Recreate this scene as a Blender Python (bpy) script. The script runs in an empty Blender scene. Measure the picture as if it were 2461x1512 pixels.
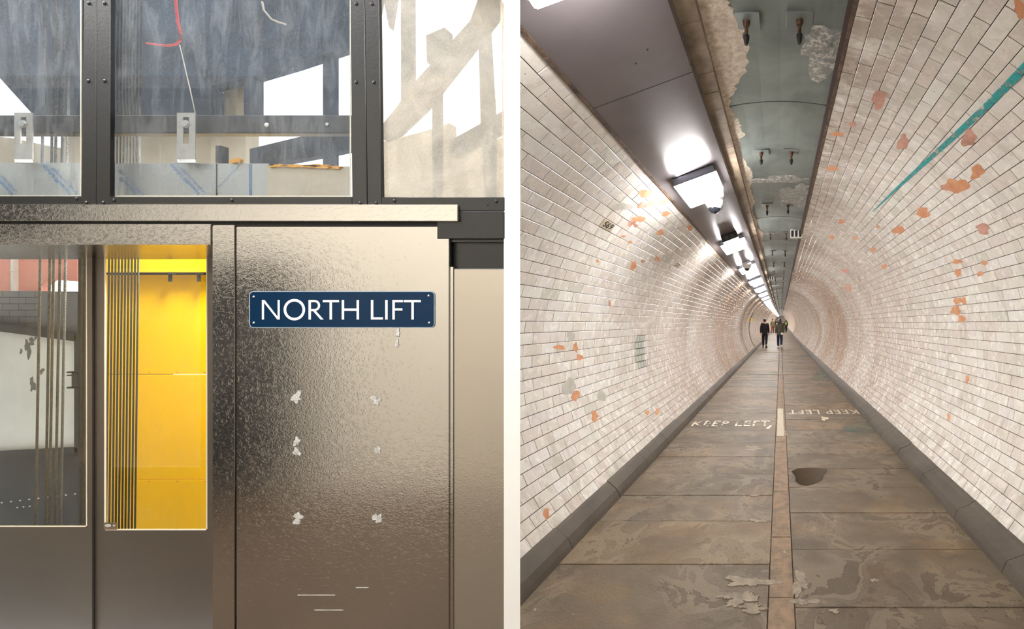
import bpy, bmesh, math, random
import numpy as np
from mathutils import Vector, Matrix

rnd = random.Random(11)
S = bpy.context.scene
C = S.collection
PI = math.pi

# ------------------------------------------------------------------ camera
H = 1.35                                   # lens height above the flagstones
FPX, VX, VY = 1000.0, 1876.0, 778.0        # focal length and vanishing point in px of the 2461x1512 frame
cam = bpy.data.cameras.new('camera')
cam.sensor_fit = 'HORIZONTAL'
cam.sensor_width = 36.0
cam.lens = 36.0 * FPX / 2461.0
cam.shift_x = -(VX - 2461 / 2) / 2461
cam.shift_y = (VY - 756) / 2461
cam.clip_start, cam.clip_end = 0.02, 600
cam_o = bpy.data.objects.new('camera', cam)
cam_o.location = (0, 0, H)
cam_o.rotation_euler = (PI / 2, 0, 0)
C.objects.link(cam_o)
S.camera = cam_o

# ------------------------------------------------------------------ sky, sun, added lobby lights, shaft lamp, exposure
w = bpy.data.worlds.new('sky')
S.world = w
w.use_nodes = True
w.node_tree.nodes['Background'].inputs[0].default_value = (0.93, 0.965, 1.0, 1)
w.node_tree.nodes['Background'].inputs[1].default_value = 1.6
sun = bpy.data.lights.new('sun', 'SUN')
sun.energy, sun.angle, sun.color = 2.4, 0.01, (1.0, 0.93, 0.82)
sun_o = bpy.data.objects.new('sun', sun)
sun_o.rotation_euler = Vector((0.25, -0.5, -0.95)).to_track_quat('-Z', 'Y').to_euler()
C.objects.link(sun_o)


def area(name, loc, aim, size, size_y, watts, color=(1, 1, 1)):
    l = bpy.data.lights.new(name, 'AREA')
    l.shape, l.size, l.size_y, l.energy, l.color = 'RECTANGLE', size, size_y, watts, color
    o = bpy.data.objects.new(name, l)
    o.location = loc
    o.rotation_euler = (Vector(aim) - Vector(loc)).to_track_quat('-Z', 'Y').to_euler()
    C.objects.link(o)
    return o


area('lobby_fill', (-0.5, -0.15, 3.1), (-1.4, 1.3, 1.1), 1.6, 0.4, 50, (1.0, 0.99, 0.97))  # added fill light without a fixture, whitens the pier and lift front
area('lobby_wall_fill', (-3.0, 0.95, 3.1), (-3.1, -0.8, 0.9), 2.4, 0.25, 115, (1.0, 0.95, 0.87))  # added light on the unseen wall, brightens its reflection in the steel
area('shaft_lamp', (-2.30, 1.72, 2.05), (-2.85, 1.95, 1.2), 0.12, 0.3, 32, (1.0, 0.95, 0.8))
S.view_settings.view_transform = 'Standard'
S.view_settings.look = 'None'
S.view_settings.exposure = 0.0
S.view_settings.gamma = 1.0
S.view_settings.use_curve_mapping = False

# ------------------------------------------------------------------ helpers: objects and meshes


def tag(o, label=None, cat=None, group=None, kind=None):
    for k, v in (('label', label), ('category', cat), ('group', group), ('kind', kind)):
        if v:
            o[k] = v
    return o


def link(o, parent=None):
    C.objects.link(o)
    if parent is not None:
        o.parent = parent
        p, M_ = parent, Matrix.Identity(4)
        while p is not None:
            M_ = p.matrix_basis @ M_ if p.parent is None else p.matrix_parent_inverse @ p.matrix_basis @ M_
            p = p.parent
        o.matrix_parent_inverse = M_.inverted()
    return o


def empty(name, loc, label=None, cat=None, group=None, kind=None):
    o = bpy.data.objects.new(name, None)
    o.location = loc
    o.empty_display_size = 0.05
    link(o)
    return tag(o, label, cat, group, kind)


def mesh(name, V, F, mat, parent=None, smooth=False):
    me = bpy.data.meshes.new(name)
    me.from_pydata([tuple(v) for v in V], [], F)
    me.validate()
    if smooth:
        me.polygons.foreach_set('use_smooth', [True] * len(me.polygons))
    if mat:
        me.materials.append(mat)
    return link(bpy.data.objects.new(name, me), parent)


class MB:
    """collects shapes and links them as ONE mesh object"""

    def __init__(s):
        s.V, s.F = [], []

    def add(s, V, F):
        n = len(s.V)
        s.V += [tuple(v) for v in V]
        s.F += [tuple(i + n for i in f) for f in F]
        return s

    def box(s, x0, x1, y0, y1, z0, z1):
        V = [(x, y, z) for x in (x0, x1) for y in (y0, y1) for z in (z0, z1)]
        return s.add(V, [(0, 1, 3, 2), (4, 6, 7, 5), (0, 4, 5, 1), (2, 3, 7, 6), (0, 2, 6, 4), (1, 5, 7, 3)])

    def prism(s, poly, y0, y1):
        """poly: (x, z) points, pushed along y"""
        n = len(poly)
        V = [(p[0], y0, p[1]) for p in poly] + [(p[0], y1, p[1]) for p in poly]
        F = [tuple(range(n)), tuple(range(2 * n - 1, n - 1, -1))]
        F += [(i, i + n, (i + 1) % n + n, (i + 1) % n) for i in range(n)]
        return s.add(V, F)

    def hull2(s, A, B):
        """two matching outlines joined into a solid"""
        n = len(A)
        F = [tuple(range(n)), tuple(range(2 * n - 1, n - 1, -1))]
        F += [(i, i + n, (i + 1) % n + n, (i + 1) % n) for i in range(n)]
        return s.add(list(A) + list(B), F)

    def tube(s, P, r, n=8, caps=True):
        P = [Vector(p) for p in P]
        rr = r if isinstance(r, (list, tuple)) else [r] * len(P)
        V, F = [], []
        up = Vector((0, 0, 1))
        for i, p in enumerate(P):
            d = (P[min(i + 1, len(P) - 1)] - P[max(i - 1, 0)]).normalized()
            a = d.cross(up)
            if a.length < 1e-3:
                a = d.cross(Vector((1, 0, 0)))
            a.normalize()
            b = d.cross(a)
            for k in range(n):
                t = 2 * PI * k / n
                V.append(p + (a * math.cos(t) + b * math.sin(t)) * rr[i])
        for i in range(len(P) - 1):
            for k in range(n):
                F.append((i * n + k, i * n + (k + 1) % n, (i + 1) * n + (k + 1) % n, (i + 1) * n + k))
        if caps:
            F.append(tuple(range(n - 1, -1, -1)))
            F.append(tuple((len(P) - 1) * n + k for k in range(n)))
        return s.add(V, F)

    def ball(s, c, r, nu=12, nv=8, sx=1, sy=1, sz=1, v0=0.0, v1=PI):
        V, F = [], []
        for j in range(nv + 1):
            t = v0 + (v1 - v0) * j / nv
            for i in range(nu):
                a = 2 * PI * i / nu
                V.append((c[0] + r * sx * math.sin(t) * math.cos(a), c[1] + r * sy * math.sin(t) * math.sin(a),
                          c[2] + r * sz * math.cos(t)))
        for j in range(nv):
            for i in range(nu):
                F.append((j * nu + i, (j + 1) * nu + i, (j + 1) * nu + (i + 1) % nu, j * nu + (i + 1) % nu))
        return s.add(V, F)

    def build(s, name, mat, parent=None, smooth=False, bevel=0.0, seg=1):
        o = mesh(name, s.V, s.F, mat, parent, smooth)
        bm = bmesh.new()
        bm.from_mesh(o.data)
        bmesh.ops.recalc_face_normals(bm, faces=bm.faces)
        if bevel:
            bmesh.ops.bevel(bm, geom=list(bm.edges), offset=bevel, segments=seg, affect='EDGES', clamp_overlap=True)
        bm.to_mesh(o.data)
        bm.free()
        return o


def W(px, py, y):
    """the point seen at a pixel of the photograph, at distance y"""
    return Vector(((px - VX) * y / FPX, y, H + (VY - py) * y / FPX))


def pbox(mb, px0, px1, py0, py1, y0, y1):
    """a box whose front face covers a pixel rectangle at distance y0"""
    a, b = W(px0, py0, y0), W(px1, py1, y0)
    return mb.box(min(a.x, b.x), max(a.x, b.x), y0, y1, min(a.z, b.z), max(a.z, b.z))


def pslab(mb, pts, y0, y1):
    """a slab whose front face covers a pixel polygon at distance y0"""
    P = [W(p[0], p[1], y0) for p in pts]
    return mb.prism([(p.x, p.z) for p in P], y0, y1)


def blob(cx, cy, rx, ry, n=18, jag=0.28, seed=0):
    r = random.Random(seed * 77 + 5)
    ph = [r.random() * 6.28 for _ in range(4)]
    out = []
    for i in range(n):
        a = 2 * PI * i / n
        k = 1 + jag * (0.5 * math.sin(2 * a + ph[0]) + 0.4 * math.sin(3 * a + ph[1]) + 0.35 * math.sin(5 * a + ph[2])) + r.uniform(-jag, jag) * 0.35
        out.append((cx + rx * k * math.cos(a), cy + ry * k * math.sin(a)))
    return out


ORD = ['first', 'second', 'third', 'fourth', 'fifth', 'sixth', 'seventh', 'eighth', 'ninth', 'tenth', 'eleventh',
       'twelfth', 'thirteenth', 'fourteenth', 'fifteenth', 'sixteenth', 'seventeenth', 'eighteenth', 'nineteenth', 'twentieth']

# ------------------------------------------------------------------ helpers: materials


def lin(r, g, b):
    f = lambda c: (c / 255 / 12.92) if c / 255 <= 0.04045 else ((c / 255 + 0.055) / 1.055) ** 2.4
    return (f(r), f(g), f(b), 1)


class G:
    def __init__(s, name):
        s.m = bpy.data.materials.new(name)
        s.m.use_nodes = True
        s.t = s.m.node_tree
        s.t.nodes.clear()
        s.out = s.t.nodes.new('ShaderNodeOutputMaterial')

    def n(s, typ, ins=None, out=0, **props):
        nd = s.t.nodes.new('ShaderNode' + typ)
        for k, v in props.items():
            setattr(nd, k, v)
        for k, v in (ins or {}).items():
            if isinstance(v, bpy.types.NodeSocket):
                s.t.links.new(v, nd.inputs[k])
            else:
                nd.inputs[k].default_value = v
        return nd.outputs[out]

    def math(s, op, a, b=0.0, c=0.0):
        return s.n('Math', {0: a, 1: b, 2: c}, operation=op)

    def pos(s, sc=(1, 1, 1)):
        p = s.n('NewGeometry')
        return s.n('Mapping', {0: p, 3: sc}) if sc != (1, 1, 1) else p

    def noise(s, vec, scale, detail=3.0, rough=0.55, dist=0.0, out=0):
        return s.n('TexNoise', {'Vector': vec, 'Scale': scale, 'Detail': detail, 'Roughness': rough, 'Distortion': dist}, out)

    def ramp(s, f, a, b, ca=(0, 0, 0, 1), cb=(1, 1, 1, 1)):
        r = s.t.nodes.new('ShaderNodeValToRGB')
        r.color_ramp.elements[0].position, r.color_ramp.elements[0].color = a, ca
        r.color_ramp.elements[1].position, r.color_ramp.elements[1].color = b, cb
        s.t.links.new(f, r.inputs[0])
        return r.outputs[0]

    def mix(s, f, a, b, mode='MIX'):
        return s.n('Mix', {0: f, 6: a, 7: b}, 2, data_type='RGBA', blend_type=mode)

    def bump(s, h, strength=0.3, dist=0.01, normal=None):
        d = {'Strength': strength, 'Distance': dist, 'Height': h}
        if normal is not None:
            d['Normal'] = normal
        return s.n('Bump', d)

    def bsdf(s, col, rough=0.5, metal=0.0, normal=None, **kw):
        d = {'Base Color': col, 'Roughness': rough, 'Metallic': metal}
        if normal is not None:
            d['Normal'] = normal
        d.update(kw)
        return s.n('BsdfPrincipled', d)

    def done(s, shader):
        s.t.links.new(shader, s.out.inputs[0])
        return s.m


def plain(name, col, rough=0.5, metal=0.0, var=0.0, vs=6.0, bump=0.0, bs=40.0, bd=0.004, col2=None, dist=0.0):
    g = G(name)
    p = g.pos()
    c = col
    if var:
        f = g.ramp(g.noise(p, vs, 4, 0.6, dist), 0.35, 0.68)
        k = col2 or tuple(x * (1 - var) for x in col[:3]) + (1,)
        c = g.mix(f, col, k)
    nr = g.bump(g.noise(p, bs, 4, 0.6, dist), bump, bd) if bump else None
    return g.done(g.bsdf(c, rough, metal, nr))


def emit(name, col, strength):
    g = G(name)
    return g.done(g.n('Emission', {0: col, 1: strength}))


def glass(name, tint, dirt_col, lo, hi, base, amp, streak=(6, 1, 1.2), rough=0.02, spec=1.0):
    """clear pane carrying a film of dirt that scatters and lets light through"""
    g = G(name)
    p = g.pos(streak)
    f = g.ramp(g.noise(p, 4.0, 7, 0.68, 0.8), lo, hi)
    fine = g.ramp(g.noise(g.pos(), 260, 2, 0.7), 0.42, 0.7)
    scr = g.n('TexVoronoi', {'Vector': g.n('Mapping', {0: g.noise(g.pos((3, 3, 3)), 2.0, 2, 0.5, 2.0, 1), 3: (9, 9, 9)}), 'Scale': 6.0}, 0, feature='DISTANCE_TO_EDGE')
    scr = g.ramp(scr, 0.0, 0.02, (1, 1, 1, 1), (0, 0, 0, 1))
    scr = g.math('MULTIPLY', scr, g.ramp(g.noise(g.pos(), 9, 2), 0.55, 0.62))
    fac = g.math('ADD', g.math('MULTIPLY_ADD', f, amp, base), g.math('MULTIPLY', fine, amp * 0.35))
    fac = g.math('MINIMUM', g.math('MULTIPLY_ADD', scr, 0.35, fac), 1.0)
    dirt = g.n('MixShader', {0: 0.55, 1: g.n('BsdfDiffuse', {0: dirt_col}), 2: g.n('BsdfTranslucent', {0: dirt_col})})
    clear = g.n('BsdfTransparent', {0: tint})
    a = g.n('MixShader', {0: fac, 1: clear, 2: dirt})
    fr = g.math('MULTIPLY', g.n('Fresnel', {'IOR': 1.45}), spec)
    return g.done(g.n('MixShader', {0: fr, 1: a, 2: g.n('BsdfGlossy', {0: (1, 1, 1, 1), 1: rough})}))


def leather_steel(name, col, rough=0.26, metal=1.0, scale=57.0, strength=0.30, var=0.12):
    """rolled steel with a wrinkled leather grain"""
    g = G(name)
    p = g.pos()
    big = g.noise(g.pos((1, 1, 0.6)), 1.6, 3, 0.5, 0.6)
    h1 = g.noise(g.pos((1.0, 1.0, 1.5)), scale, 2.0, 0.45, 1.6)
    h2 = g.noise(g.pos((1.6, 1.0, 0.8)), scale * 0.62, 1.0, 0.4, 2.2)
    ridge = g.math('ABSOLUTE', g.math('SUBTRACT', h1, 0.5))
    h = g.math('ADD', g.math('MULTIPLY', g.ramp(ridge, 0.0, 0.12), 0.6), g.math('MULTIPLY', h2, 0.6))
    h = g.math('ADD', h, g.math('MULTIPLY', big, 4.0))
    nr = g.bump(h, strength, 0.00055)
    c = g.mix(g.ramp(big, 0.35, 0.65), col, tuple(x * (1 - var) for x in col[:3]) + (1,))
    r = g.math('MULTIPLY_ADD', g.ramp(g.noise(p, 3.1, 3), 0.3, 0.7), 0.06, rough)
    return g.done(g.bsdf(c, r, metal, nr))


# ------------------------------------------------------------------ tunnel profile
CZ = H - 0.19 * H                 # height of the tunnel's centre
R = 1.23 * H                      # radius of the tiled face
PH0 = math.radians(54.2)          # first course above the kerb, measured from straight down
DPH = math.radians(2.659)         # one course
TL = 0.206                        # tile length
NL, NR_ = 34, 43                  # courses on the left and on the right
U = H / 100.0
YEND = 140.0
YG = 46.0                         # single tiles are built up to here


def rise(y):
    """the far part of the tunnel climbs gently"""
    t = max(0.0, y - 22.0)
    return 0.013 * t * t / (t + 14.0)


def ring(side, ph, r, y):
    return Vector((side * r * math.sin(ph), y, CZ - r * math.cos(ph) + rise(y)))


def ystart(x):
    """where the tunnel lining leaves the splayed white pier"""
    return 1.30 + max(0.0, (-0.8138 - x) / 0.64)


def TS(px, py, r=R):
    """the point of the tunnel lining seen at a pixel"""
    dx, dz = (px - VX) / FPX, (VY - py) / FPX
    k = H - CZ
    a, b, c = dx * dx + dz * dz, 2 * k * dz, k * k - r * r
    t = (-b + math.sqrt(b * b - 4 * a * c)) / (2 * a)
    return Vector((dx * t, t, H + dz * t))


def FLP(px, py, z=0.0):
    t = (H - z) / ((py - VY) / FPX)
    return Vector(((px - VX) / FPX * t, t, z))


# ------------------------------------------------------------------ materials
def tile_material():
    g = G('glazed_tile')
    p = g.pos()
    sx, sy, sz = (g.n('SeparateXYZ', {0: p}, i) for i in range(3))
    ph = g.math('ARCTAN2', g.math('ABSOLUTE', sx), g.math('SUBTRACT', CZ, sz))
    row = g.math('FLOOR', g.math('DIVIDE', g.math('SUBTRACT', ph, PH0), DPH))
    odd = g.math('FLOORED_MODULO', row, 2.0)
    col = g.math('FLOOR', g.math('DIVIDE', g.math('MULTIPLY_ADD', odd, TL * 0.5, sy), TL))
    cell = g.n('CombineXYZ', {0: row, 1: col, 2: g.math('SIGN', sx)})
    wn = g.n('TexWhiteNoise', {0: cell}, 0, noise_dimensions='3D')
    wc = g.n('TexWhiteNoise', {0: cell}, 1, noise_dimensions='3D')
    base = g.mix(wn, lin(233, 229, 223), lin(217, 210, 202))
    base = g.mix(0.02, base, wc)
    green = g.math('GREATER_THAN', wn, 0.965)
    base = g.mix(g.math('MULTIPLY', green, 0.35), base, lin(196, 204, 190))
    # hairline crazing in the glaze
    cv = g.n('Mapping', {0: g.n('VectorMath', {0: p, 1: g.n('VectorMath', {0: wc, 1: (3, 3, 3)}, operation='MULTIPLY')}), 3: (1, 1, 1)})
    cd = g.noise(cv, 9, 3, 0.6, 1.0, 1)
    vo = g.n('TexVoronoi', {'Vector': g.n('Mapping', {0: g.n('VectorMath', {0: cv, 1: g.n('VectorMath', {0: cd, 1: (.10, .10, .10)}, operation='MULTIPLY')}), 3: (1, .7, 1.3)}), 'Scale': 34.0}, 0, feature='DISTANCE_TO_EDGE')
    cr = g.ramp(vo, 0.0, 0.035, (1, 1, 1, 1), (0, 0, 0, 1))
    cr = g.math('MULTIPLY', cr, g.ramp(g.noise(p, 3.2, 3), 0.42, 0.62))
    base = g.mix(g.math('MULTIPLY', cr, 0.30), base, lin(104, 92, 80))
    # grime in streaks, specks, and brown staining deeper in
    gr = g.ramp(g.noise(g.pos((1.2, 2.4, 1.2)), 2.6, 6, 0.68, 0.6), 0.5, 0.8)
    base = g.mix(g.math('MULTIPLY', gr, 0.46), base, lin(138, 122, 104))
    spk = g.ramp(g.noise(p, 75, 2, 0.5), 0.70, 0.76)
    base = g.mix(g.math('MULTIPLY', spk, 0.6), base, lin(90, 76, 64))
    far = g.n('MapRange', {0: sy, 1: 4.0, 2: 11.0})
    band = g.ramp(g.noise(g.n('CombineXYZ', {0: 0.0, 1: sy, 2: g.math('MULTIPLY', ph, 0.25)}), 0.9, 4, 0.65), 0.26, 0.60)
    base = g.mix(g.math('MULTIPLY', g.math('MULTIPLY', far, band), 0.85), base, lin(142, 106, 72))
    # lime bled out along the ring joints of the iron lining
    rg = g.math('FLOORED_MODULO', g.math('MULTIPLY_ADD', g.noise(p, 5, 4, 0.7), 0.22, sy), 1.05)
    rg = g.math('ABSOLUTE', g.math('SUBTRACT', rg, 0.52))
    rr = g.ramp(rg, 0.0, 0.11, (1, 1, 1, 1), (0, 0, 0, 1))
    ms = g.math('MULTIPLY', rr, g.n('MapRange', {0: sy, 1: 4.8, 2: 6.2}))
    ms = g.math('MULTIPLY', ms, g.ramp(g.noise(p, 1.1, 3), 0.40, 0.6))
    base = g.mix(g.math('MULTIPLY', ms, 0.6), base, lin(232, 228, 214))
    low = g.n('MapRange', {0: ph, 1: PH0 + 0.26, 2: PH0})
    low = g.math('MULTIPLY', low, g.ramp(g.noise(g.pos((1, 3, 1)), 4.5, 5, 0.7), 0.38, 0.64))
    base = g.mix(g.math('MULTIPLY', low, 0.45), base, lin(140, 126, 108))
    top = g.math('MULTIPLY', g.n('MapRange', {0: ph, 1: 2.62, 2: 2.93}), g.ramp(g.noise(g.pos((1, 2, 1)), 5, 4, 0.7), 0.30, 0.55))
    base = g.mix(g.math('MULTIPLY', top, 0.62), base, lin(118, 96, 76))
    rough = g.math('MULTIPLY_ADD', g.noise(p, 14, 3), 0.30, 0.10)
    hgt = g.math('MULTIPLY_ADD', g.noise(p, 22, 2), 1.0, g.math('MULTIPLY', cr, -0.3))
    return g.done(g.bsdf(base, rough, 0.0, g.bump(hgt, 0.10, 0.006)))


def slab_material(name, a, b, seed):
    g = G(name)
    p = g.pos()
    q = g.n('Mapping', {0: p, 1: (seed * 3.1, seed * 7.7, 0)})
    sp = g.noise(q, 3.0, 5, 0.6, 1.1)
    t = g.math('MULTIPLY', sp, 10.0)
    fl = g.math('FLOOR', t)
    fr = g.math('SUBTRACT', t, fl)
    mask = g.ramp(g.noise(q, 1.5, 2), 0.40, 0.52)
    edge = g.math('MULTIPLY', g.ramp(fr, 0.0, 0.11, (1, 1, 1, 1), (0, 0, 0, 1)), mask)
    c = g.mix(g.ramp(g.noise(q, 1.1, 5, 0.65, 0.3), 0.36, 0.64), a, b)
    oc = g.ramp(g.noise(g.n('Mapping', {0: q, 3: (1, 1.6, 1)}), 1.6, 4, 0.6), 0.53, 0.70)
    c = g.mix(g.math('MULTIPLY', oc, 0.4), c, lin(140, 110, 74))
    gl = g.ramp(g.math('FRACT', g.math('MULTIPLY', fl, 0.37)), 0.2, 0.9)
    c = g.mix(g.math('MULTIPLY', g.math('MULTIPLY', gl, mask), 0.22), c, lin(176, 160, 138))
    c = g.mix(g.math('MULTIPLY', edge, 0.75), c, lin(40, 34, 28))
    gs = g.ramp(g.noise(q, 120, 3, 0.7), 0.35, 0.75)
    c = g.mix(g.math('MULTIPLY', gs, 0.30), c, lin(70, 60, 48))
    wp = g.ramp(g.noise(q, 26, 2, 0.4), 0.765, 0.79)
    c = g.mix(g.math('MULTIPLY', wp, 0.5), c, lin(190, 180, 164))
    h = g.math('ADD', g.math('MULTIPLY', g.math('MULTIPLY', fl, mask), 0.14), g.math('MULTIPLY', g.noise(q, 60, 4, 0.7), 0.28))
    h = g.math('ADD', h, g.math('MULTIPLY', g.noise(q, 6, 3), 0.5))
    ro = g.math('MULTIPLY_ADD', g.noise(q, 5, 3), -0.2, 0.68)
    return g.done(g.bsdf(c, ro, 0.0, g.bump(h, 0.75, 0.018), **{'Specular IOR Level': 0.3}))


m_tile = tile_material()
m_grout = plain('tile_joint_mortar', lin(62, 46, 36), 0.9, var=0.3, vs=9, bump=0.3, bs=90)
m_slabs = [slab_material('york_stone_grey', lin(104, 90, 72), lin(82, 71, 57), 1),
           slab_material('york_stone_brown', lin(112, 93, 69), lin(86, 73, 56), 2),
           slab_material('york_stone_ochre', lin(116, 96, 70), lin(90, 78, 64), 3)]
m_kerb = plain('kerb_render', lin(84, 75, 64), 0.7, var=0.35, vs=3, bump=0.35, bs=34, bd=0.006)
m_strip = plain('centre_line_stone', lin(136, 112, 88), 0.75, var=0.3, vs=14, bump=0.6, bs=70, bd=0.006, col2=lin(100, 86, 70))
m_paleline = plain('centre_line_paint', lin(188, 176, 152), 0.65, var=0.3, vs=30, bump=0.5, bs=80)
m_bed = plain('floor_bed', lin(60, 50, 40), 0.9, var=0.4, vs=10, bump=0.5, bs=50)
m_white_paint = plain('floor_lettering_paint', lin(222, 212, 190), 0.6, var=0.25, vs=22, col2=lin(150, 134, 110))
m_mortar = plain('mortar', lin(146, 134, 118), 0.9, var=0.4, vs=22, bump=0.5, bs=60, bd=0.008)
m_soffit = plain('soffit_steel', lin(120, 113, 114), 0.30, 0.35, var=0.3, vs=1.3, bump=0.10, bs=150, bd=0.002, col2=lin(98, 92, 96))
m_crown = plain('crown_iron', lin(132, 139, 135), 0.42, 0.25, var=0.35, vs=2.4, bump=0.3, bs=16, bd=0.004, col2=lin(100, 107, 104), dist=0.6)
m_crust = plain('lime_crust', lin(226, 216, 202), 0.85, var=0.45, vs=34, bump=0.6, bs=90, bd=0.006, col2=lin(184, 166, 146))
m_rustbrown = plain('rust_edge', lin(104, 82, 62), 0.9, var=0.6, vs=14, bump=0.9, bs=60, bd=0.02, col2=lin(58, 42, 32))
m_rust = plain('rusty_bolt', lin(112, 82, 62), 0.6, 0.5, var=0.6, vs=60, bump=0.5, bs=200, col2=lin(60, 44, 36))
m_darkiron = plain('dark_iron', lin(44, 42, 42), 0.55, 0.5, var=0.3, vs=30)
m_clay = plain('exposed_clay', lin(206, 152, 112), 0.85, var=0.25, vs=14, bump=0.6, bs=60, bd=0.004, col2=lin(184, 124, 88))
m_claypink = plain('exposed_clay_pink', lin(196, 150, 132), 0.8, var=0.25, vs=14, bump=0.5, bs=60, bd=0.004, col2=lin(160, 116, 100))
m_cement = plain('cement_patch', lin(186, 182, 172), 0.8, var=0.2, vs=14, bump=0.5, bs=60)
m_greentile = plain('repair_tile_glaze', lin(198, 204, 192), 0.25, var=0.2, vs=9)
m_ink = plain('black_glaze', lin(28, 26, 26), 0.4)
m_plateblank = plain('number_tile_glaze', lin(196, 184, 160), 0.3, var=0.2, vs=20)
m_steelbox = plain('lamp_casing', lin(104, 104, 112), 0.35, 0.5)
m_white_plastic = plain('white_plastic', lin(226, 224, 218), 0.35, var=0.08, vs=20)
m_lens = plain('dark_dome', lin(26, 28, 34), 0.06)
m_lamp = emit('lamp_diffuser', (1.0, 0.975, 0.955, 1), 98.0)
m_black = plain('black_frame_paint', lin(9, 10, 13), 0.30, var=0.15, vs=6, bump=0.35, bs=120, bd=0.0012)
m_black_flat = plain('black_beam_paint', lin(12, 12, 14), 0.35, var=0.3, vs=10, bump=0.2, bs=60)
m_steel = leather_steel('leather_grain_steel', lin(190, 187, 182), 0.12)
m_steel_plain = plain('brushed_door_steel', lin(138, 130, 122), 0.36, 0.9, var=0.1, vs=3, bump=0.05, bs=200)
m_beige = leather_steel('beige_grained_panel', lin(178, 171, 160), 0.2, 0.75, 57, 0.22, 0.06)
m_gap_shade = plain('painted_gap_shade', lin(22, 21, 22), 0.7)  # dark colour standing in for shade in the gaps
m_gasket = plain('glass_edge', lin(236, 226, 206), 0.4)
g = G('sign_enamel')
m_sign = g.done(g.bsdf(lin(8, 42, 72), 0.22, 0.0, None, **{'Specular IOR Level': 0.12}))
m_signedge = plain('sign_rim', lin(150, 168, 182), 0.35)
m_signwhite = plain('sign_letter_white', lin(246, 247, 248), 0.35)
m_screw = plain('bright_screw', lin(210, 210, 208), 0.3, 0.9)
m_galv = plain('galvanised', lin(186, 184, 180), 0.42, 0.75, var=0.2, vs=30)
m_rope = plain('wire_rope', lin(104, 106, 108), 0.45, 0.75, var=0.3, vs=90)
m_rope_dark = plain('greased_wire_rope', lin(74, 74, 72), 0.45, 0.7, var=0.3, vs=90)
m_film = plain('film_covered_sheet', lin(176, 178, 178), 0.38, 0.45, var=0.15, vs=4, bump=0.12, bs=60)
m_filmtext = plain('film_print_blue', lin(96, 134, 178), 0.5)
m_beam = plain('dark_guide_beam', lin(60, 62, 68), 0.5, 0.2, var=0.35, vs=4, col2=lin(40, 40, 44))
m_roofdark = plain('shaft_dark_lining', lin(62, 74, 90), 0.7, var=0.5, vs=3.5, bump=0.2, bs=20, col2=lin(30, 36, 46))
m_frostbeige = plain('shaft_beige_board', lin(196, 184, 164), 0.7, var=0.2, vs=3)
g = G('yellow_lift_panel')
m_yellow = g.done(g.bsdf(lin(255, 199, 0), 0.55, 0.0, None, **{'Specular IOR Level': 0.1}))
m_yellow2 = plain('yellow_lift_head', lin(255, 204, 0), 0.45)
m_yellowline = plain('panel_joint', lin(190, 132, 0), 0.6)
m_redboard = plain('red_hoarding', lin(238, 156, 138), 0.6, var=0.15, vs=3)
m_greytile = plain('grey_wall_block', lin(78, 80, 81), 0.35, var=0.15, vs=5)
m_greyjoint = plain('grey_block_joint', lin(34, 35, 34), 0.9)
m_whiteboard = plain('worn_white_panel', lin(206, 206, 196), 0.45, var=0.12, vs=5)
m_soot = plain('soot_mark', lin(96, 94, 88), 0.8)
m_darkmetal = plain('dark_lift_metal', lin(24, 26, 25), 0.75, 0.0, var=0.3, vs=8)
m_glue = plain('glue_residue', lin(222, 222, 220), 0.55, var=0.35, vs=60, bump=1.0, bs=220, bd=0.004)
m_redcable = plain('red_cable', lin(226, 62, 60), 0.4)
m_cord = plain('pale_cord', lin(214, 206, 190), 0.6)
m_teal = None
m_lobbywall = plain('lobby_render', lin(218, 213, 204), 0.7, var=0.08, vs=1)
m_lobbydark = plain('unseen_dark_panel', lin(36, 36, 40), 0.85)
m_lobbyfloor = plain('lobby_floor', lin(98, 83, 69), 0.6, var=0.2, vs=2)
m_pier = plain('white_painted_pier', lin(253, 253, 252), 0.6)
m_conc = plain('tunnel_outer_concrete', lin(206, 196, 178), 0.9, var=0.15, vs=3)
m_glass_clean = glass('door_glass', (0.93, 0.95, 0.94, 1), (0.6, 0.6, 0.58, 1), 0.45, 0.8, 0.0, 0.04)
m_glass_dirty = glass('dirty_window_glass', (0.90, 0.94, 0.97, 1), (0.60, 0.66, 0.74, 1), 0.46, 0.78, 0.02, 0.24, (6, 1, 1.2), 0.02, 0.55)
m_glass_frost = glass('hazed_window_glass', (0.97, 0.94, 0.90, 1), (0.86, 0.82, 0.74, 1), 0.30, 0.8, 0.34, 0.36, (2, 1, 2))

# ------------------------------------------------------------------ lobby around the camera (mostly behind it)
def structure(o, label, cat=None):
    return tag(o, label, cat, None, 'structure')


LX0, LX1, LY0, LZ = -8.2, 2.2, -0.8, 3.2
o = MB().box(LX0, LX1, LY0, 1.30, -0.06, -0.004).build('floor', m_lobbyfloor)
structure(o, 'dark brown lobby floor in front of the lift doors', 'floor')
mb = MB()
mb.box(LX0, LX1, LY0 - 0.1, LY0, 0, LZ)
o = mb.build('wall_back', m_lobbywall)
structure(o, 'beige lobby wall facing the lift doors', 'wall')
for a, b, z0, z in ((-5.45, -3.84, 0.0, 1.87), (-7.8, -5.80, 2.0, 3.05)):
    MB().box(a, b, LY0, LY0 + 0.03, z0, z).build('reflected_dark_panel', m_lobbydark, o, bevel=0.006)  # unseen dark panels added to darken what the lift steel reflects
o = MB().box(LX0 - 0.1, LX0, LY0, 1.30, 0, LZ).box(LX1, LX1 + 0.1, LY0, 1.30, 0, LZ).build('wall_side', m_lobbywall)
structure(o, 'beige end walls of the lift lobby', 'wall')
SK = (-7.6, -1.9, -0.65, 1.05)      # open rooflight
mb = MB()
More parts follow.
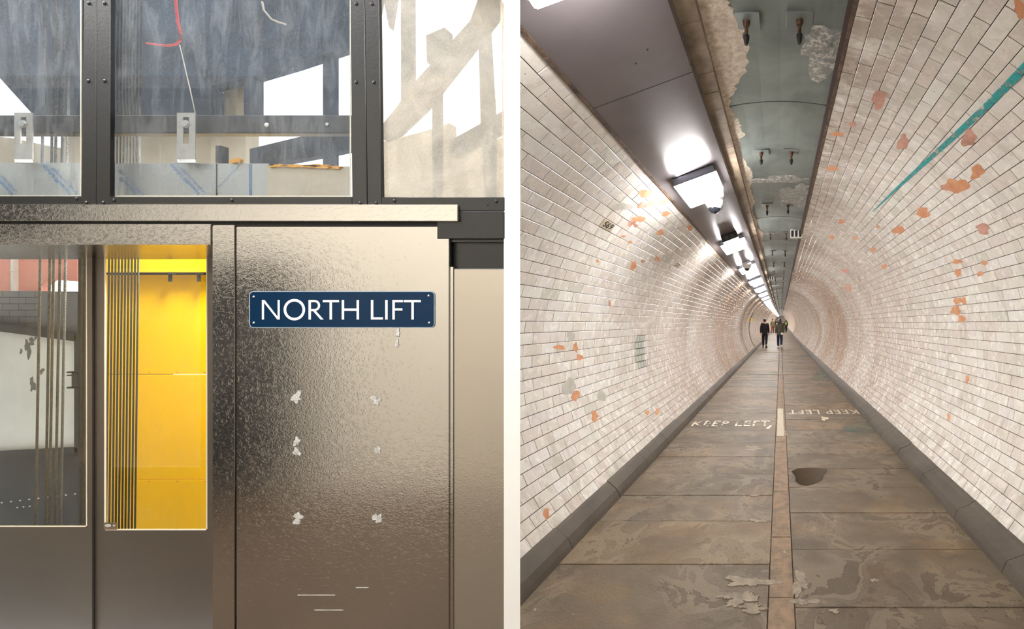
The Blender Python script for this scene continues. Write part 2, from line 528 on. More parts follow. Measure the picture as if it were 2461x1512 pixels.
mb.box(LX0, SK[0], LY0, 1.30, LZ, LZ + 0.1).box(SK[1], LX1, LY0, 1.30, LZ, LZ + 0.1)
mb.box(SK[0], SK[1], LY0, SK[2], LZ, LZ + 0.1).box(SK[0], SK[1], SK[3], 1.30, LZ, LZ + 0.1)
o = mb.build('ceiling', m_lobbywall)
structure(o, 'beige lobby ceiling with a long open rooflight', 'ceiling')
# portal wall round the tunnel mouth
V, F = [], []
NP = 48
for i in range(NP + 1):
    a = -1.15 + (PI + 2.3) * i / NP
    x, z = R * 1.02 * math.cos(a), CZ + R * 1.02 * math.sin(a)
    z = max(z, 0.0)
    ca, sa = math.cos(a), math.sin(a)
    k = min((LX1 if ca > 0 else 2.2) / max(abs(ca), 1e-6), ((LZ - CZ) if sa > 0 else CZ) / max(abs(sa), 1e-6))
    V += [(x, 1.31, z), (ca * k, 1.31, max(CZ + sa * k, 0))]
V = [(max(v[0], -0.81), v[1], v[2]) for v in V]
F = [(2 * i, 2 * i + 1, 2 * i + 3, 2 * i + 2) for i in range(NP)]
o = mesh('wall_portal', V, F, m_lobbywall)
structure(o, 'beige wall round the mouth of the tunnel', 'wall')
# white pier between the lift front and the tunnel, splayed along the tunnel side
P0 = [(-0.8645, 1.30), (-0.8138, 1.30), (-1.70, 1.30 + (1.70 - 0.8138) / 0.64), (-1.78, 1.30 + (1.70 - 0.8138) / 0.64), (-0.885, 1.33)]
mb = MB()
mb.hull2([(x, y, 0) for x, y in P0], [(x, y, 2.364) for x, y in P0])
o = mb.build('wall_pier', m_pier)
structure(o, 'narrow plain white pier between the lift front and the tunnel mouth', 'wall')

# unseen board added between pier head and soffit to block leaking lamp light
P0 = [(-0.874, 1.313), (-0.880, 1.40), (-0.990, 1.57), (-1.000, 1.57), (-0.890, 1.40), (-0.884, 1.313)]
MB().hull2([(x, y, 2.29) for x, y in P0], [(x, y, 2.475) for x, y in P0]).build('head_board', m_pier, o)

# ------------------------------------------------------------------ tunnel: walls
def shell(side, ph_a, ph_b, r, mat, name, ya=None):
    ys = [1.30, 2, 3, 4.5, 6, 9, 13, 18, 24, 28, 32, 36, 40, 46, 52, 60, 70, 80, 95, 110, 125, 140]
    n = 30
    V, F = [], []
    for i in range(n + 1):
        ph = ph_a + (ph_b - ph_a) * i / n
        for j, y in enumerate(ys):
            y0 = ystart(side * r * math.sin(ph)) if side < 0 else 1.30
            yy = max(y, y0 + 0.001 * j)
            V.append(ring(side, ph, r, yy))
    m = len(ys)
    for i in range(n):
        for j in range(m - 1):
            F.append((i * m + j, i * m + j + 1, (i + 1) * m + j + 1, (i + 1) * m + j))
    return mesh(name, V, F, mat, smooth=True)


def box_outer():
    V, F = [], []
    n = 24
    for i in range(n + 1):
        ph = math.radians(40) + (math.radians(320) - math.radians(40)) * i / n
        for y in (1.34, 6, 12, 24, 60, YEND):
            x = R * 1.09 * math.sin(ph)
            y0 = ystart(x) + 0.05 if x < -0.8 else y
            V.append(ring(1, ph, R * 1.09, max(y, y0)))
    for i in range(n):
        for j in range(5):
            F.append((i * 6 + j, i * 6 + j + 1, i * 6 + j + 7, i * 6 + j + 6))
    o = mesh('wall_outer', V, F, m_conc, smooth=True)
    structure(o, 'pale concrete back of the tunnel lining seen only from outside', 'wall')


box_outer()
wall_l = shell(-1, math.radians(46), math.radians(150), R + 0.0035, m_grout, 'wall_left')
structure(wall_l, 'curved tunnel wall of cream glazed brick tiles on the left', 'wall')
wall_r = shell(1, math.radians(46), math.radians(170), R + 0.0035, m_grout, 'wall_right')
structure(wall_r, 'curved tunnel wall of cream glazed brick tiles on the right', 'wall')

# one tile as mesh data: x along the tunnel, y up the wall, z towards the middle of the tunnel
TH = 2 * R * math.sin(DPH / 2)


def tile_verts(l, h):
    a, b = l / 2 - 0.0018, h / 2 - 0.0018
    e = 0.0016
    V = [(-a, -b, -0.006), (a, -b, -0.006), (a, b, -0.006), (-a, b, -0.006),
         (-a, -b, -0.0012), (a, -b, -0.0012), (a, b, -0.0012), (-a, b, -0.0012),
         (-a + e, -b + e, 0), (a - e, -b + e, 0), (a - e, b - e, 0), (-a + e, b - e, 0)]
    F = [(8, 9, 10, 11)]
    for i in range(4):
        j = (i + 1) % 4
        F += [(4 + i, 4 + j, 8 + j, 8 + i), (i, j, 4 + j, 4 + i)]
    return V, F


TV, TF = tile_verts(TL, TH)
tile_me = bpy.data.meshes.new('tile')
tile_me.from_pydata(TV, [], TF)
tile_me.materials.append(m_tile)


def tile_frame(side, ph, y, dr=0.0):
    c = ring(side, ph, R * math.cos(DPH / 2) + dr, y)
    nz = Vector((-side * math.sin(ph), 0, math.cos(ph)))
    up = Vector((side * math.cos(ph), 0, math.sin(ph)))
    ax = up.cross(nz)
    return c, ax, up, nz


def build_tiles(side, rows, wall):
    T = []
    for k in range(rows):
        ph = PH0 + (k + 0.5) * DPH
        off = 0.5 * TL * (k % 2)
        x = side * R * math.sin(ph)
        ys = ystart(x) if side < 0 else 1.30
        j = math.floor((ys - 0.04 + off) / TL)
        while True:
            y0, y1 = j * TL - off, (j + 1) * TL - off
            j += 1
            if y0 > YG:
                break
            a = max(y0, ys - 0.04)
            if y1 - a < 0.006:
                continue
            yc = (a + y1) / 2
            c = ring(side, ph, R, yc)
            px, py = VX + FPX * c.x / yc, VY - FPX * (c.z - H) / yc
            inside = 1250 <= px <= 2461 and 0 <= py <= 1512
            T.append((-(FPX / yc) ** 2 * (TL / yc) if inside else 0.0, k, ph, a, y1, yc))
    order = sorted(range(len(T)), key=lambda i: T[i][0])
    picked = set(i for i in order[:300] if T[i][4] - T[i][3] > TL - 1e-4)
    V, F = [], []
    r2 = random.Random(3 if side < 0 else 4)
    for i, (_, k, ph, a, b, yc) in enumerate(T):
        c, ax, up, nz = tile_frame(side, ph, yc, r2.gauss(0, 0.0006))
        if yc < 12:
            tx, ty = r2.gauss(0, 0.0035), r2.gauss(0, 0.0035)
            nz2 = (nz + ax * tx + up * ty).normalized()
            ax2 = (ax - nz2 * ax.dot(nz2)).normalized()
            up2 = nz2.cross(ax2)
        else:
            nz2, ax2, up2 = nz, ax, up
        if i in picked:
            o = bpy.data.objects.new('tile', tile_me)
            C.objects.link(o)
            o.parent = wall
            M_ = Matrix((ax2, up2, nz2)).transposed().to_4x4()
            M_.translation = c
            o.matrix_basis = M_
        else:
            vv = TV if b - a > TL - 1e-4 else tile_verts(b - a, TH)[0]
            n = len(V)
            for v in vv:
                V.append(c + ax2 * v[0] + up2 * v[1] + nz2 * v[2])
            F += [tuple(q + n for q in f) for f in (TF if yc < 16 else TF[:1])]
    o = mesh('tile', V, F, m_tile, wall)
    tag(o, kind='stuff')


build_tiles(-1, NL, wall_l)
build_tiles(1, NR_, wall_r)
# the tiled face beyond, too far for single tiles
for side, rows, wall in ((-1, NL, wall_l), (1, NR_, wall_r)):
    ys = [YG, 52, 60, 70, 80, 95, 110, 125, YEND]
    V, F = [], []
    n = 24
    for i in range(n + 1):
        ph = PH0 + rows * DPH * i / n
        for y in ys:
            V.append(ring(side, ph, R, y))
    m = len(ys)
    for i in range(n):
        for j in range(m - 1):
            F.append((i * m + j, i * m + j + 1, (i + 1) * m + j + 1, (i + 1) * m + j))
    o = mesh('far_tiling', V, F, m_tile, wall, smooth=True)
    tag(o, kind='stuff')
# far end of the tunnel
o = MB().prism([(R * math.sin(a), CZ + rise(YEND) - R * math.cos(a)) for a in [2 * PI * i / 32 for i in range(32)]], YEND, YEND + 0.2).build('wall_end', m_cement)
structure(o, 'grey wall closing the far end of the tunnel', 'wall')


def surface_patch(name, px, py, w_, h_, mat, parent, seed, lift=0.0018, jag=0.3, n=26, rot=0.0):
    """an irregular thin patch lying on the tiled face"""
    pts = blob(0, 0, w_ / 2, h_ / 2, n, jag, seed)
    cr_, sr = math.cos(rot), math.sin(rot)
    pts = [(px + x * cr_ - y * sr, py + x * sr + y * cr_) for x, y in pts]
    A = [TS(x, y, R - lift) for x, y in pts]
    B = [TS(x, y, R + 0.002) for x, y in pts]
    mb = MB()
    n = len(A)
    c = sum(A, Vector()) / n
    V = A + B + [c]
    F = [(i, (i + 1) % n, 2 * n) for i in range(n)] + [(i, i + n, (i + 1) % n + n, (i + 1) % n) for i in range(n)]
    return mesh(name, V, F, mat, parent)


PR = [(2112, 239, 38, 40, 1), (2170, 343, 30, 34, 1), (2328, 333, 38, 38, 1), (2300, 447, 52, 38, 0), (2348, 415, 34, 34, 0),
      (2272, 450, 20, 18, 1), (2218, 511, 34, 24, 0), (2160, 553, 28, 18, 0), (2363, 550, 34, 24, 1), (2000, 405, 26, 12, 0), (2301, 629, 22, 12, 0),
      (2302, 656, 14, 22, 0), (2356, 658, 14, 12, 0), (2366, 632, 14, 12, 0), (2301, 723, 17, 18, 0), (2316, 723, 11, 20, 0),
      (2297, 746, 26, 20, 0), (2311, 766, 16, 20, 0), (2325, 912, 8, 22, 0), (2280, 1003, 9, 18, 0), (2022, 533, 18, 9, 0),
      (2055, 572, 12, 9, 0), (1998, 570, 14, 9, 0), (2031, 651, 16, 12, 1), (2125, 641, 12, 12, 0), (2039, 692, 18, 16, 1),
      (2098, 601, 15, 10, 0), (2454, 22, 36, 44, 0), (2048, 299, 18, 12, 1), (2012, 322, 30, 12, 0), (2110, 545, 8, 6, 0)]
PLf = [(1549, 465, 34, 16, 0), (1570, 487, 26, 18, 1), (1544, 494, 26, 14, 1), (1595, 481, 22, 22, 0), (1600, 514, 22, 12, 0),
       (1535, 527, 28, 14, 0), (1520, 540, 26, 16, 1), (1587, 559, 16, 14, 0), (1658, 548, 14, 12, 0), (1580, 623, 12, 14, 0),
       (1522, 639, 13, 24, 0), (1498, 568, 10, 6, 0), (1514, 582, 10, 7, 0), (1436, 628, 7, 9, 0), (1545, 628, 9, 9, 1),
       (1345, 835, 24, 13, 0), (1383, 835, 13, 20, 0), (1393, 859, 14, 17, 0), (1383, 950, 20, 26, 0), (1429, 1000, 18, 26, 0),
       (1579, 990, 10, 15, 0), (1556, 992, 9, 13, 0), (1465, 730, 8, 14, 1), (1313, 1235, 12, 32, 0)]
for lst, wall in ((PR, wall_r), (PLf, wall_l)):
    for i, (px, py, w_, h_, k) in enumerate(lst):
        o = surface_patch('exposed_clay_patch', px, py, w_, h_, m_claypink if k else m_clay, wall, i + 3)
for i, (px, py, w_, h_) in enumerate([(1367, 930, 36, 38), (1446, 952, 22, 26), (1495, 497, 46, 18), (1372, 808, 22, 22)]):
    surface_patch('cement_patch', px, py, w_, h_, m_cement, wall_l, 60 + i, 0.002, 0.22)
# pale repair tiles with sooty joints, left wall
c0 = TS(1540, 838)
ph_c = math.atan2(abs(c0.x), CZ - c0.z)
kk = int((ph_c - PH0) / DPH)
mbj = MB()
for dr in range(-2, 3):
    k = kk + dr
    ph = PH0 + (k + 0.5) * DPH
    for dc in range(-1, 2):
        yc = (round((c0.y + 0.25 * TL * (k % 2)) / (TL / 2)) + dc) * TL / 2 - 0.25 * TL * (k % 2)
        c, ax, up, nz = tile_frame(-1, ph, yc)
        A, F_ = tile_verts(TL / 2 - 0.012, TH - 0.012)
        mesh('repair_tile', [c + ax * v[0] + up * v[1] + nz * (v[2] + 0.004) for v in A], F_, m_greentile, wall_l)
        a_, b_ = TL / 4, TH / 2
        mbj.add([c + ax * u * a_ + up * v * b_ + nz * 0.0015 for u, v in ((-1, -1), (1, -1), (1, 1), (-1, 1))], [(0, 1, 2, 3)])
mbj.build('repair_joint', m_soot, wall_l)
# teal paint sprayed along the right wall
g = G('teal_spray_paint')
al = g.ramp(g.noise(g.pos(), 22, 5, 0.75), 0.32, 0.54)
m_teal = g.done(g.n('MixShader', {0: al, 1: g.n('BsdfTransparent'), 2: g.bsdf(lin(30, 150, 152), 0.5)}))
V, F = [], []
for i in range(41):
    t = i / 40
    px, py = 2461 + 14 - t * 372, 150 + t * 358
    px += 5 * math.sin(t * 5)
    wd = 13 * (1 - t) ** 0.8 + 1.2
    V += [TS(px - wd * 0.55, py - wd * 0.6, R - 0.003), TS(px + wd * 0.55, py + wd * 0.6, R - 0.003)]
F = [(2 * i, 2 * i + 1, 2 * i + 3, 2 * i + 2) for i in range(40)]
o = mesh('teal_paint_stripe', V, F, m_teal, wall_r)
o['label'] = 'teal spray paint line running along the tiles'

# ------------------------------------------------------------------ text and letters
FONT = None


def text_mesh(body, size, bold=0.0, shear=0.0, space=1.0):
    cu = bpy.data.curves.new('t', 'FONT')
    cu.body, cu.size, cu.offset, cu.shear, cu.space_character = body, size, bold, shear, space
    cu.align_x, cu.align_y = 'CENTER', 'CENTER'
    cu.resolution_u = 3
    o = bpy.data.objects.new('t', cu)
    C.objects.link(o)
    dg = bpy.context.evaluated_depsgraph_get()
    me = bpy.data.meshes.new_from_object(o.evaluated_get(dg))
    V = [v.co.copy() for v in me.vertices]
    F = [tuple(p.vertices) for p in me.polygons]
    bpy.data.objects.remove(o)
    bpy.data.meshes.remove(me)
    return V, F


def put_text(name, body, size, origin, ex, ey, mat, parent, bold=0.0, shear=0.0, wide=1.0, space=1.0):
    V, F = text_mesh(body, size, bold, shear, space)
    ex, ey = Vector(ex), Vector(ey)
    return mesh(name, [Vector(origin) + ex * v.x * wide + ey * v.y for v in V], F, mat, parent)


for body, px, py in (('S69', 1464, 536), ('S70', 1632, 632)):
    c = TS(px, py)
    ph = math.atan2(abs(c.x), CZ - c.z)
    k = int((ph - PH0) / DPH)
    off = 0.5 * TL * (k % 2)
    j = math.floor((c.y + off) / TL)
    c, ax, up, nz = tile_frame(-1, PH0 + (k + .5) * DPH, c.y)
    plate = empty('number_tile', c, 'cream tile lettered %s in black on the left tunnel wall, %s one' % (body, 'larger nearer' if body == 'S69' else 'smaller farther'), 'sign')
    A, F_ = tile_verts(TL - 0.004, TH - 0.004)
    A = [(v[0], v[1], v[2] + 0.003) for v in A]
    mesh('tile_face', [c + ax * v[0] + up * v[1] + nz * v[2] for v in A], F_, m_plateblank, plate)
    ax_r = ax if ax.y > 0 else -ax
    put_text('lettering', body, 0.072, c + nz * 0.0042, ax_r, up, m_ink, plate, bold=0.0015, shear=0.25, wide=1.35, space=1.05)

# ------------------------------------------------------------------ tunnel floor
floor_t = MB()
ys = [1.28, 6, 14, 22, 26, 30, 35, 40, 50, 60, 80, 100, YEND]
V, F = [], []
for y in ys:
    V += [(-1.36, y, -0.03 + rise(y)), (1.36, y, -0.03 + rise(y))]
F = [(2 * i, 2 * i + 1, 2 * i + 3, 2 * i + 2) for i in range(len(ys) - 1)]
floor_t = mesh('floor', V, F, m_bed)
structure(floor_t, 'tunnel floor of worn brown york stone slabs either side of a centre strip', 'floor')
KL, KR = -0.922 * H, 0.885 * H


def slab(x0, x1, y0, y1, z, mat, name='stone_slab', r=None, dz=(0, 0, 0, 0)):
    e, rz = 0.003, rise((y0 + y1) / 2)
    g_ = 0.002
    V = []
    for (zz, ins) in ((-0.03, 0), (-0.006, 0), (0, e)):
        for i, (x, y) in enumerate(((x0 + g_ + ins, y0 + g_ + ins), (x1 - g_ - ins, y0 + g_ + ins), (x1 - g_ - ins, y1 - g_ - ins), (x0 + g_ + ins, y1 - g_ - ins))):
            V.append((x, y, zz + z + dz[i] + rise(y)))
    F = [(8, 9, 10, 11)]
    for lv in (0, 4):
        for i in range(4):
            j = (i + 1) % 4
            F.append((lv + i, lv + j, lv + 4 + j, lv + 4 + i))
    return mesh(name, V, F, mat, floor_t)


ZL = [1.30, 1.80, 2.337, 2.848, 3.277, 3.75, 4.22, 4.72, 5.27]
ZR = [1.30, 1.45, 1.98, 2.49, 2.97, 3.43, 3.88, 4.29, 4.72, 5.3]
for joints, x0, x1 in ((ZL, KL - 0.05, -0.058), (ZR, 0.066, KR + 0.05)):
    zz = list(joints)
    while zz[-1] < 62:
        zz.append(zz[-1] + rnd.uniform(0.44, 0.58))
    for i in range(len(zz) - 1):
        mt = m_slabs[rnd.choice((0, 0, 1, 1, 2))]
        slab(x0, x1, zz[i], zz[i + 1], rnd.uniform(-0.003, 0.0), mt, dz=[rnd.uniform(-0.0012, 0.0012) for _ in range(4)])
    mbf = MB()
    y = zz[-1]
    while y < YEND - 1:
        mbf.add([(x0, y, rise(y)), (x1, y, rise(y)), (x1, y + 0.98, rise(y + .98)), (x0, y + 0.98, rise(y + .98))], [(0, 1, 2, 3)])
        y += 1.0
    tag(mbf.build('far_slabs', m_slabs[1], floor_t), kind='stuff')
# centre strip
y = 1.30
segs = [(1.30, 2.05, 0), (2.05, 2.63, 0), (2.63, 3.35, 0), (3.35, 3.98, 0), (3.98, 4.74, 0), (4.74, 4.98, 0), (4.98, 6.6, 1), (6.6, 8.2, 0), (8.2, 10.2, 0)]
for a, b, k in segs:
    slab(-0.060, 0.068, a, b, rnd.uniform(-0.001, 0.002), m_strip, 'centre_strip')
    if k:
        P = [Vector((x + rnd.uniform(-.003, .003), y, 0.0035)) for x, y in [(-0.043, a + (b - a) * i / 12) for i in range(13)] + [(0.040, b - (b - a) * i / 12) for i in range(13)]]
        mesh('painted_line', P, [tuple(range(26))], m_paleline, floor_t)
y = 10.2
while y < 60:
    slab(-0.05, 0.06, y, y + 1.6, 0.0, m_slabs[1], 'centre_strip')
    y += 1.6
for yy, xa, xb in ((11.05, -0.9, 0.85), (15.0, -0.55, 0.45), (19.6, -0.8, 0.6)):
    MB().box(xa, xb, yy, yy + 0.05, 0.0, 0.012).build('joint_strip', m_paleline, floor_t, bevel=0.003)

# worn painted KEEP LEFT on both halves
g = G('worn_lettering_paint')
m_worn_paint = g.done(g.n('MixShader', {0: g.ramp(g.noise(g.pos(), 9, 4, 0.7), 0.44, 0.50), 1: g.n('BsdfTransparent'), 2: g.bsdf(lin(214, 204, 182), 0.6)}))
def floor_pt(px, py):
    return FLP(px, py, 0.0)


def letter_strip(name, body, a, b, flip, h0, worn=False):
    pa, pb = floor_pt(*a), floor_pt(*b)
    V, F = text_mesh(body, 1.0, 0.012, 0.0, 1.12)
    xs = [v.x for v in V]
    yv = [v.y for v in V]
    lx, ly = max(xs) - min(xs), max(yv) - min(yv)
    width = (pb - pa).length
    ex = (pb - pa).normalized() * (width / lx)
    ey = Vector((0, h0 / ly, 0))
    o0 = (pa + pb) / 2
    if flip:
        ex, ey = -ex, -ey
    return mesh(name, [o0 + ex * (v.x - (max(xs) + min(xs)) / 2) + ey * (v.y - (max(yv) + min(yv)) / 2) + Vector((0, 0, 0.003)) for v in V], F, m_worn_paint if worn else m_white_paint, floor_t)


letter_strip('painted_lettering', 'KEEP LEFT', (1666, 1018), (1850, 1018), False, 0.30, True)
letter_strip('painted_lettering', 'KEEP LEFT', (1895, 991), (2062, 990), True, 0.30)


def floor_patch(name, px, py, w_, h_, mat, seed, z=0.006, jag=0.35, n=26):
    pts = [FLP(x, y, z) for x, y in blob(px, py, w_ / 2, h_ / 2, n, jag, seed)]
    c = sum(pts, Vector()) / len(pts)
    V = pts + [Vector((p.x, p.y, -0.004)) for p in pts] + [c]
    n = len(pts)
    F = [(i, (i + 1) % n, 2 * n) for i in range(n)] + [(i, i + n, (i + 1) % n + n, (i + 1) % n) for i in range(n)]
    return mesh(name, V, F, mat, floor_t)


for pts in ([(1974, 1001), (1992, 1004), (1990, 1008), (1984, 1008), (1983, 1011), (1975, 1010)], [(1842, 1028), (1851, 1022), (1856, 1023), (1848, 1031), (1841, 1031)]):
    P = [FLP(x, y, 0.0022) for x, y in pts]
    mesh('painted_arrow', P, [tuple(range(len(P)))], m_white_paint, floor_t)
for i, (px, py, w_, h_) in enumerate([(1800, 1398, 90, 26), (1782, 1440, 60, 34), (1808, 1462, 70, 20), (1922, 1400, 34, 50), (1935, 1446, 60, 14), (1882, 1041, 34, 9),
                                      (1742, 1434, 26, 10), (1945, 1042, 14, 5), (2005, 1468, 26, 8), (1810, 1078, 40, 10), (1820, 1252, 36, 6), (1885, 1327, 12, 5), (2102, 1394, 16, 8), (1812, 1191, 16, 5)]):
    floor_patch('mortar_patch', px, py, w_, h_, m_mortar, 20 + i, 0.0016, 0.6, 60)
g = G('puddle_water')
m_puddle = g.done(g.bsdf(lin(50, 40, 26), 0.04, 0.0, g.bump(g.noise(g.pos(), 60, 3), 0.3, 0.004)))
pts = [FLP(x, y, 0.0022) for x, y in ((1902, 1133), (1916, 1126), (1946, 1124), (1986, 1126), (1988, 1133), (1978, 1143), (1976, 1152), (1962, 1160), (1940, 1167), (1922, 1164), (1912, 1157), (1912, 1145))]
o = mesh('puddle', pts, [tuple(range(len(pts)))], m_puddle)
tag(o, 'small dark puddle on a stone slab right of the centre strip', 'puddle')
# teal overspray on the floor and kerb
g = G('teal_overspray')
al = g.math('MULTIPLY', g.ramp(g.noise(g.pos(), 5, 4, 0.7), 0.42, 0.66), 0.4)
m_over = g.done(g.n('MixShader', {0: al, 1: g.n('BsdfTransparent'), 2: g.bsdf(lin(92, 150, 148), 0.7)}))
for i, (px, py, w_, h_) in enumerate([(2065, 1032, 80, 36), (1985, 904, 70, 26), (1945, 856, 40, 10)]):
    floor_patch('teal_overspray', px, py, w_, h_, m_over, 44 + i, 0.0015, 0.25)

# ------------------------------------------------------------------ kerbs
for side, xb, name in ((-1, KL, 'trim_1'), (1, KR, 'trim_2')):
    t = empty(name, (xb, 1.3, 0), 'rounded dark cement kerb along the foot of the %s tunnel wall' % ('left' if side < 0 else 'right'), 'kerb', None, 'structure')
    xt = side * 1.0 * H
    prof = [(xb - side * 0.004, -0.03), (xb, 0.0), (xb + side * 0.010, 0.03), (xb + side * 0.030, 0.068), (xt - side * 0.040, 0.100), (xt - side * 0.020, 0.118), (xt - side * 0.002, 0.127), (xt + side * 0.012, 0.098 * H), (xt + side * 0.03, 0.104 * H), (xt + side * 0.10, 0.098 * H), (xt + side * 0.10, -0.03)]
    y = 1.955 if side < 0 else 1.30
    js = [2.49, 3.23] if side < 0 else [2.25, 2.88, 3.57]
    while js[-1] < 64:
        js.append(js[-1] + 0.70)
    js = [v for v in js if v > y + 0.1]
    for b in js + [YEND]:
        if b == YEND:
            mb = MB()
            yy = y
            while yy < YEND:
                A = [(p[0], yy, p[1] + rise(yy)) for p in prof]
                B = [(p[0], min(yy + 8, YEND), p[1] + rise(min(yy + 8, YEND))) for p in prof]
                mb.hull2(A, B)
                yy += 8
            tag(mb.build('far_kerb', m_kerb, t), kind='stuff')
        else:
            dzk = rnd.uniform(-0.002, 0.002)
            A = [(p[0] + rnd.uniform(-.0008, .0008), y + 0.003, p[1] + rise(y) + dzk) for p in prof]
            B = [(p[0], b - 0.003, p[1] + rise(b) + dzk) for p in prof]
            MB().hull2(A, B).build('kerb_stone', m_kerb, t)
        y = b

# ------------------------------------------------------------------ tunnel ceiling: crown plates, tiled strip, cable-tray soffit
ys = [1.30, 2, 4, 8, 14, 22, 26, 30, 36, 44, 60, 80, 110, YEND]
V, F = [], []
for i in range(25):
    a = math.radians(-42) + math.radians(56) * i / 24
    for y in ys:
        rr_ = R + 0.075
        V.append((rr_ * math.sin(a), max(y, ystart(rr_ * math.sin(a)) * (1 if y < 1.5 else 0)), CZ + rr_ * math.cos(a) + rise(y)))
m = len(ys)
for i in range(24):
    for j in range(m - 1):
        F.append((i * m + j, (i + 1) * m + j, (i + 1) * m + j + 1, i * m + j + 1))
ceil_t = mesh('ceiling', V, F, m_crown, smooth=True)
structure(ceil_t, 'crown of the tunnel with grey iron plates beside a steel lighting soffit', 'ceiling')
# plates
XA, XB = -0.268 * H, 0.268 * H
yj = [1.30, 2.72, 4.07, 5.65, 7.22]
while yj[-1] < YEND - 2:
    yj.append(yj[-1] + 1.55)
RC = R + 0.050


def arc(x, r):
    return CZ + math.sqrt(r * r - x * x)


mbf = MB()
for i in range(len(yj) - 1):
    a, b = yj[i] + 0.004, yj[i + 1] - 0.004
    xs = [XA + (XB - XA) * k / 6 for k in range(7)]
    dz = rnd.uniform(-0.004, 0.004)
    A = [(x, a, arc(x, RC) + rise(a) + dz) for x in xs] + [(x, a, arc(x, RC) + 0.02 + rise(a)) for x in reversed(xs)]
    B = [(x, b, arc(x, RC) + rise(b) + dz) for x in xs] + [(x, b, arc(x, RC) + 0.02 + rise(b)) for x in reversed(xs)]
    if b < 70:
        MB().hull2(A, B).build('crown_plate', m_crown, ceil_t)
    else:
        mbf.hull2(A, B)
tag(mbf.build('far_crown_plates', m_crown, ceil_t), kind='stuff')
# ragged rust edge along both sides, lime crust on the left one
def fringe(name, x_in, x_out, mat, seed, y0, y1, step, amp, z_off):
    r = random.Random(seed)
    V, F = [], []
    y = y0
    n = 0
    k1, k2 = r.random() * 6, r.random() * 6
    while y < y1:
        q = abs(0.5 + 0.35 * math.sin(y * 2.3 + k1) + 0.25 * math.sin(y * 7.1 + k2) + r.uniform(-0.1, 0.1)) * amp
        xx = x_in + (x_out - x_in) * (0.12 + q)
        V += [(x_in, y, arc(x_in, RC) - 0.014 + z_off + rise(y)), ((x_in + xx) / 2, y, arc((x_in + xx) / 2, RC) - 0.010 * r.uniform(0.9, 1.1) + rise(y)), (xx, y, arc(xx, RC) + 0.002 - 0.004 + rise(y))]
        n += 1
        y += step * r.uniform(0.6, 1.4)
    for i in range(n - 1):
        for k in range(2):
            F.append((3 * i + k, 3 * i + k + 1, 3 * i + k + 4, 3 * i + k + 3))
    return mesh(name, V, F, mat, ceil_t, smooth=True)


fringe('lime_crust', XA - 0.005, XA + 0.17, m_crust, 5, 1.30, 3.2, 0.025, 1.1, 0)
fringe('lime_crust', XA - 0.005, XA + 0.09, m_crust, 6, 3.2, 9.0, 0.04, 0.8, 0)
fringe('rust_fringe', XB + 0.005, XB - 0.05, m_rustbrown, 7, 1.30, 24.0, 0.03, 1.0, 0)
fringe('lime_crust', XB + 0.005, XB - 0.05, m_crust, 9, 2.6, 9.0, 0.03, 0.9, -0.003)


def crown_patch(px, py, w_, h_, seed, mat=None, lift=0.006):
    pts = [TS(x, y, RC - lift) for x, y in blob(px, py, w_ / 2, h_ / 2, 26, 0.4, seed)]
    c = sum(pts, Vector()) / len(pts)
    mesh('lime_deposit', pts + [c], [(i, (i + 1) % len(pts), len(pts)) for i in range(len(pts))], mat or m_crust, ceil_t)


g = G('lime_bloom')
al = g.math('MULTIPLY', g.ramp(g.noise(g.pos(), 24, 6, 0.85), 0.40, 0.68), 0.9)
m_bloom = g.done(g.n('MixShader', {0: al, 1: g.n('BsdfTransparent'), 2: g.bsdf(lin(228, 222, 214), 0.8)}))
crown_patch(1975, 120, 110, 110, 3, m_bloom)
crown_patch(1870, 432, 168, 16, 4, m_bloom)
crown_patch(1915, 470, 66, 60, 8, m_bloom)
m_edge = plain('sooty_edge_tile', lin(152, 136, 116), 0.6, var=0.5, vs=8, bump=0.5, bs=40, bd=0.006, col2=lin(104, 88, 72))
# edge strip of old tiles between the plates and the soffit, and the broken tile edge on the right
XS0, XS1 = -0.337 * H, -0.268 * H
y = 1.30
mbf = MB()
while y < YEND - 1:
    b = y + (0.19 if y < 30 else 2.0)
    z0, z1 = arc(XS0, R), arc(XS1, R)
    j = rnd.uniform(-0.002, 0.002)
    A = [(XS0, y + 0.0015, z0 + rise(y) + j), (XS1, y + 0.0015, z1 + rise(y) + j), (XS1, y + 0.0015, z1 + 0.07 + rise(y)), (XS0, y + 0.0015, z0 + 0.07 + rise(y))]
    B = [(p[0], b - 0.0015, p[2] - rise(y) + rise(b)) for p in A]
    if y < 30:
        MB().hull2(A, B).build('edge_tile', m_edge, ceil_t)
    else:
        mbf.hull2(A, B)
    y = b
tag(mbf.build('far_edge_tiles', m_edge, ceil_t), kind='stuff')
mb = MB()
phr = PH0 + NR_ * DPH
yy = 1.30
while yy < YEND:
    b = min(yy + (3 if yy < 30 else 10), YEND)
    for (ra, rb) in ((R - 0.002, R + 0.08),):
        A = [ring(1, phr, ra, yy), ring(1, phr, rb, yy), ring(1, phr + 0.012, rb, yy), ring(1, phr + 0.012, ra, yy)]
        B = [ring(1, phr, ra, b), ring(1, phr, rb, b), ring(1, phr + 0.012, rb, b), ring(1, phr + 0.012, ra, b)]
        mb.hull2(A, B)
    yy = b
mb.build('broken_tile_edge', m_rustbrown, ceil_t)
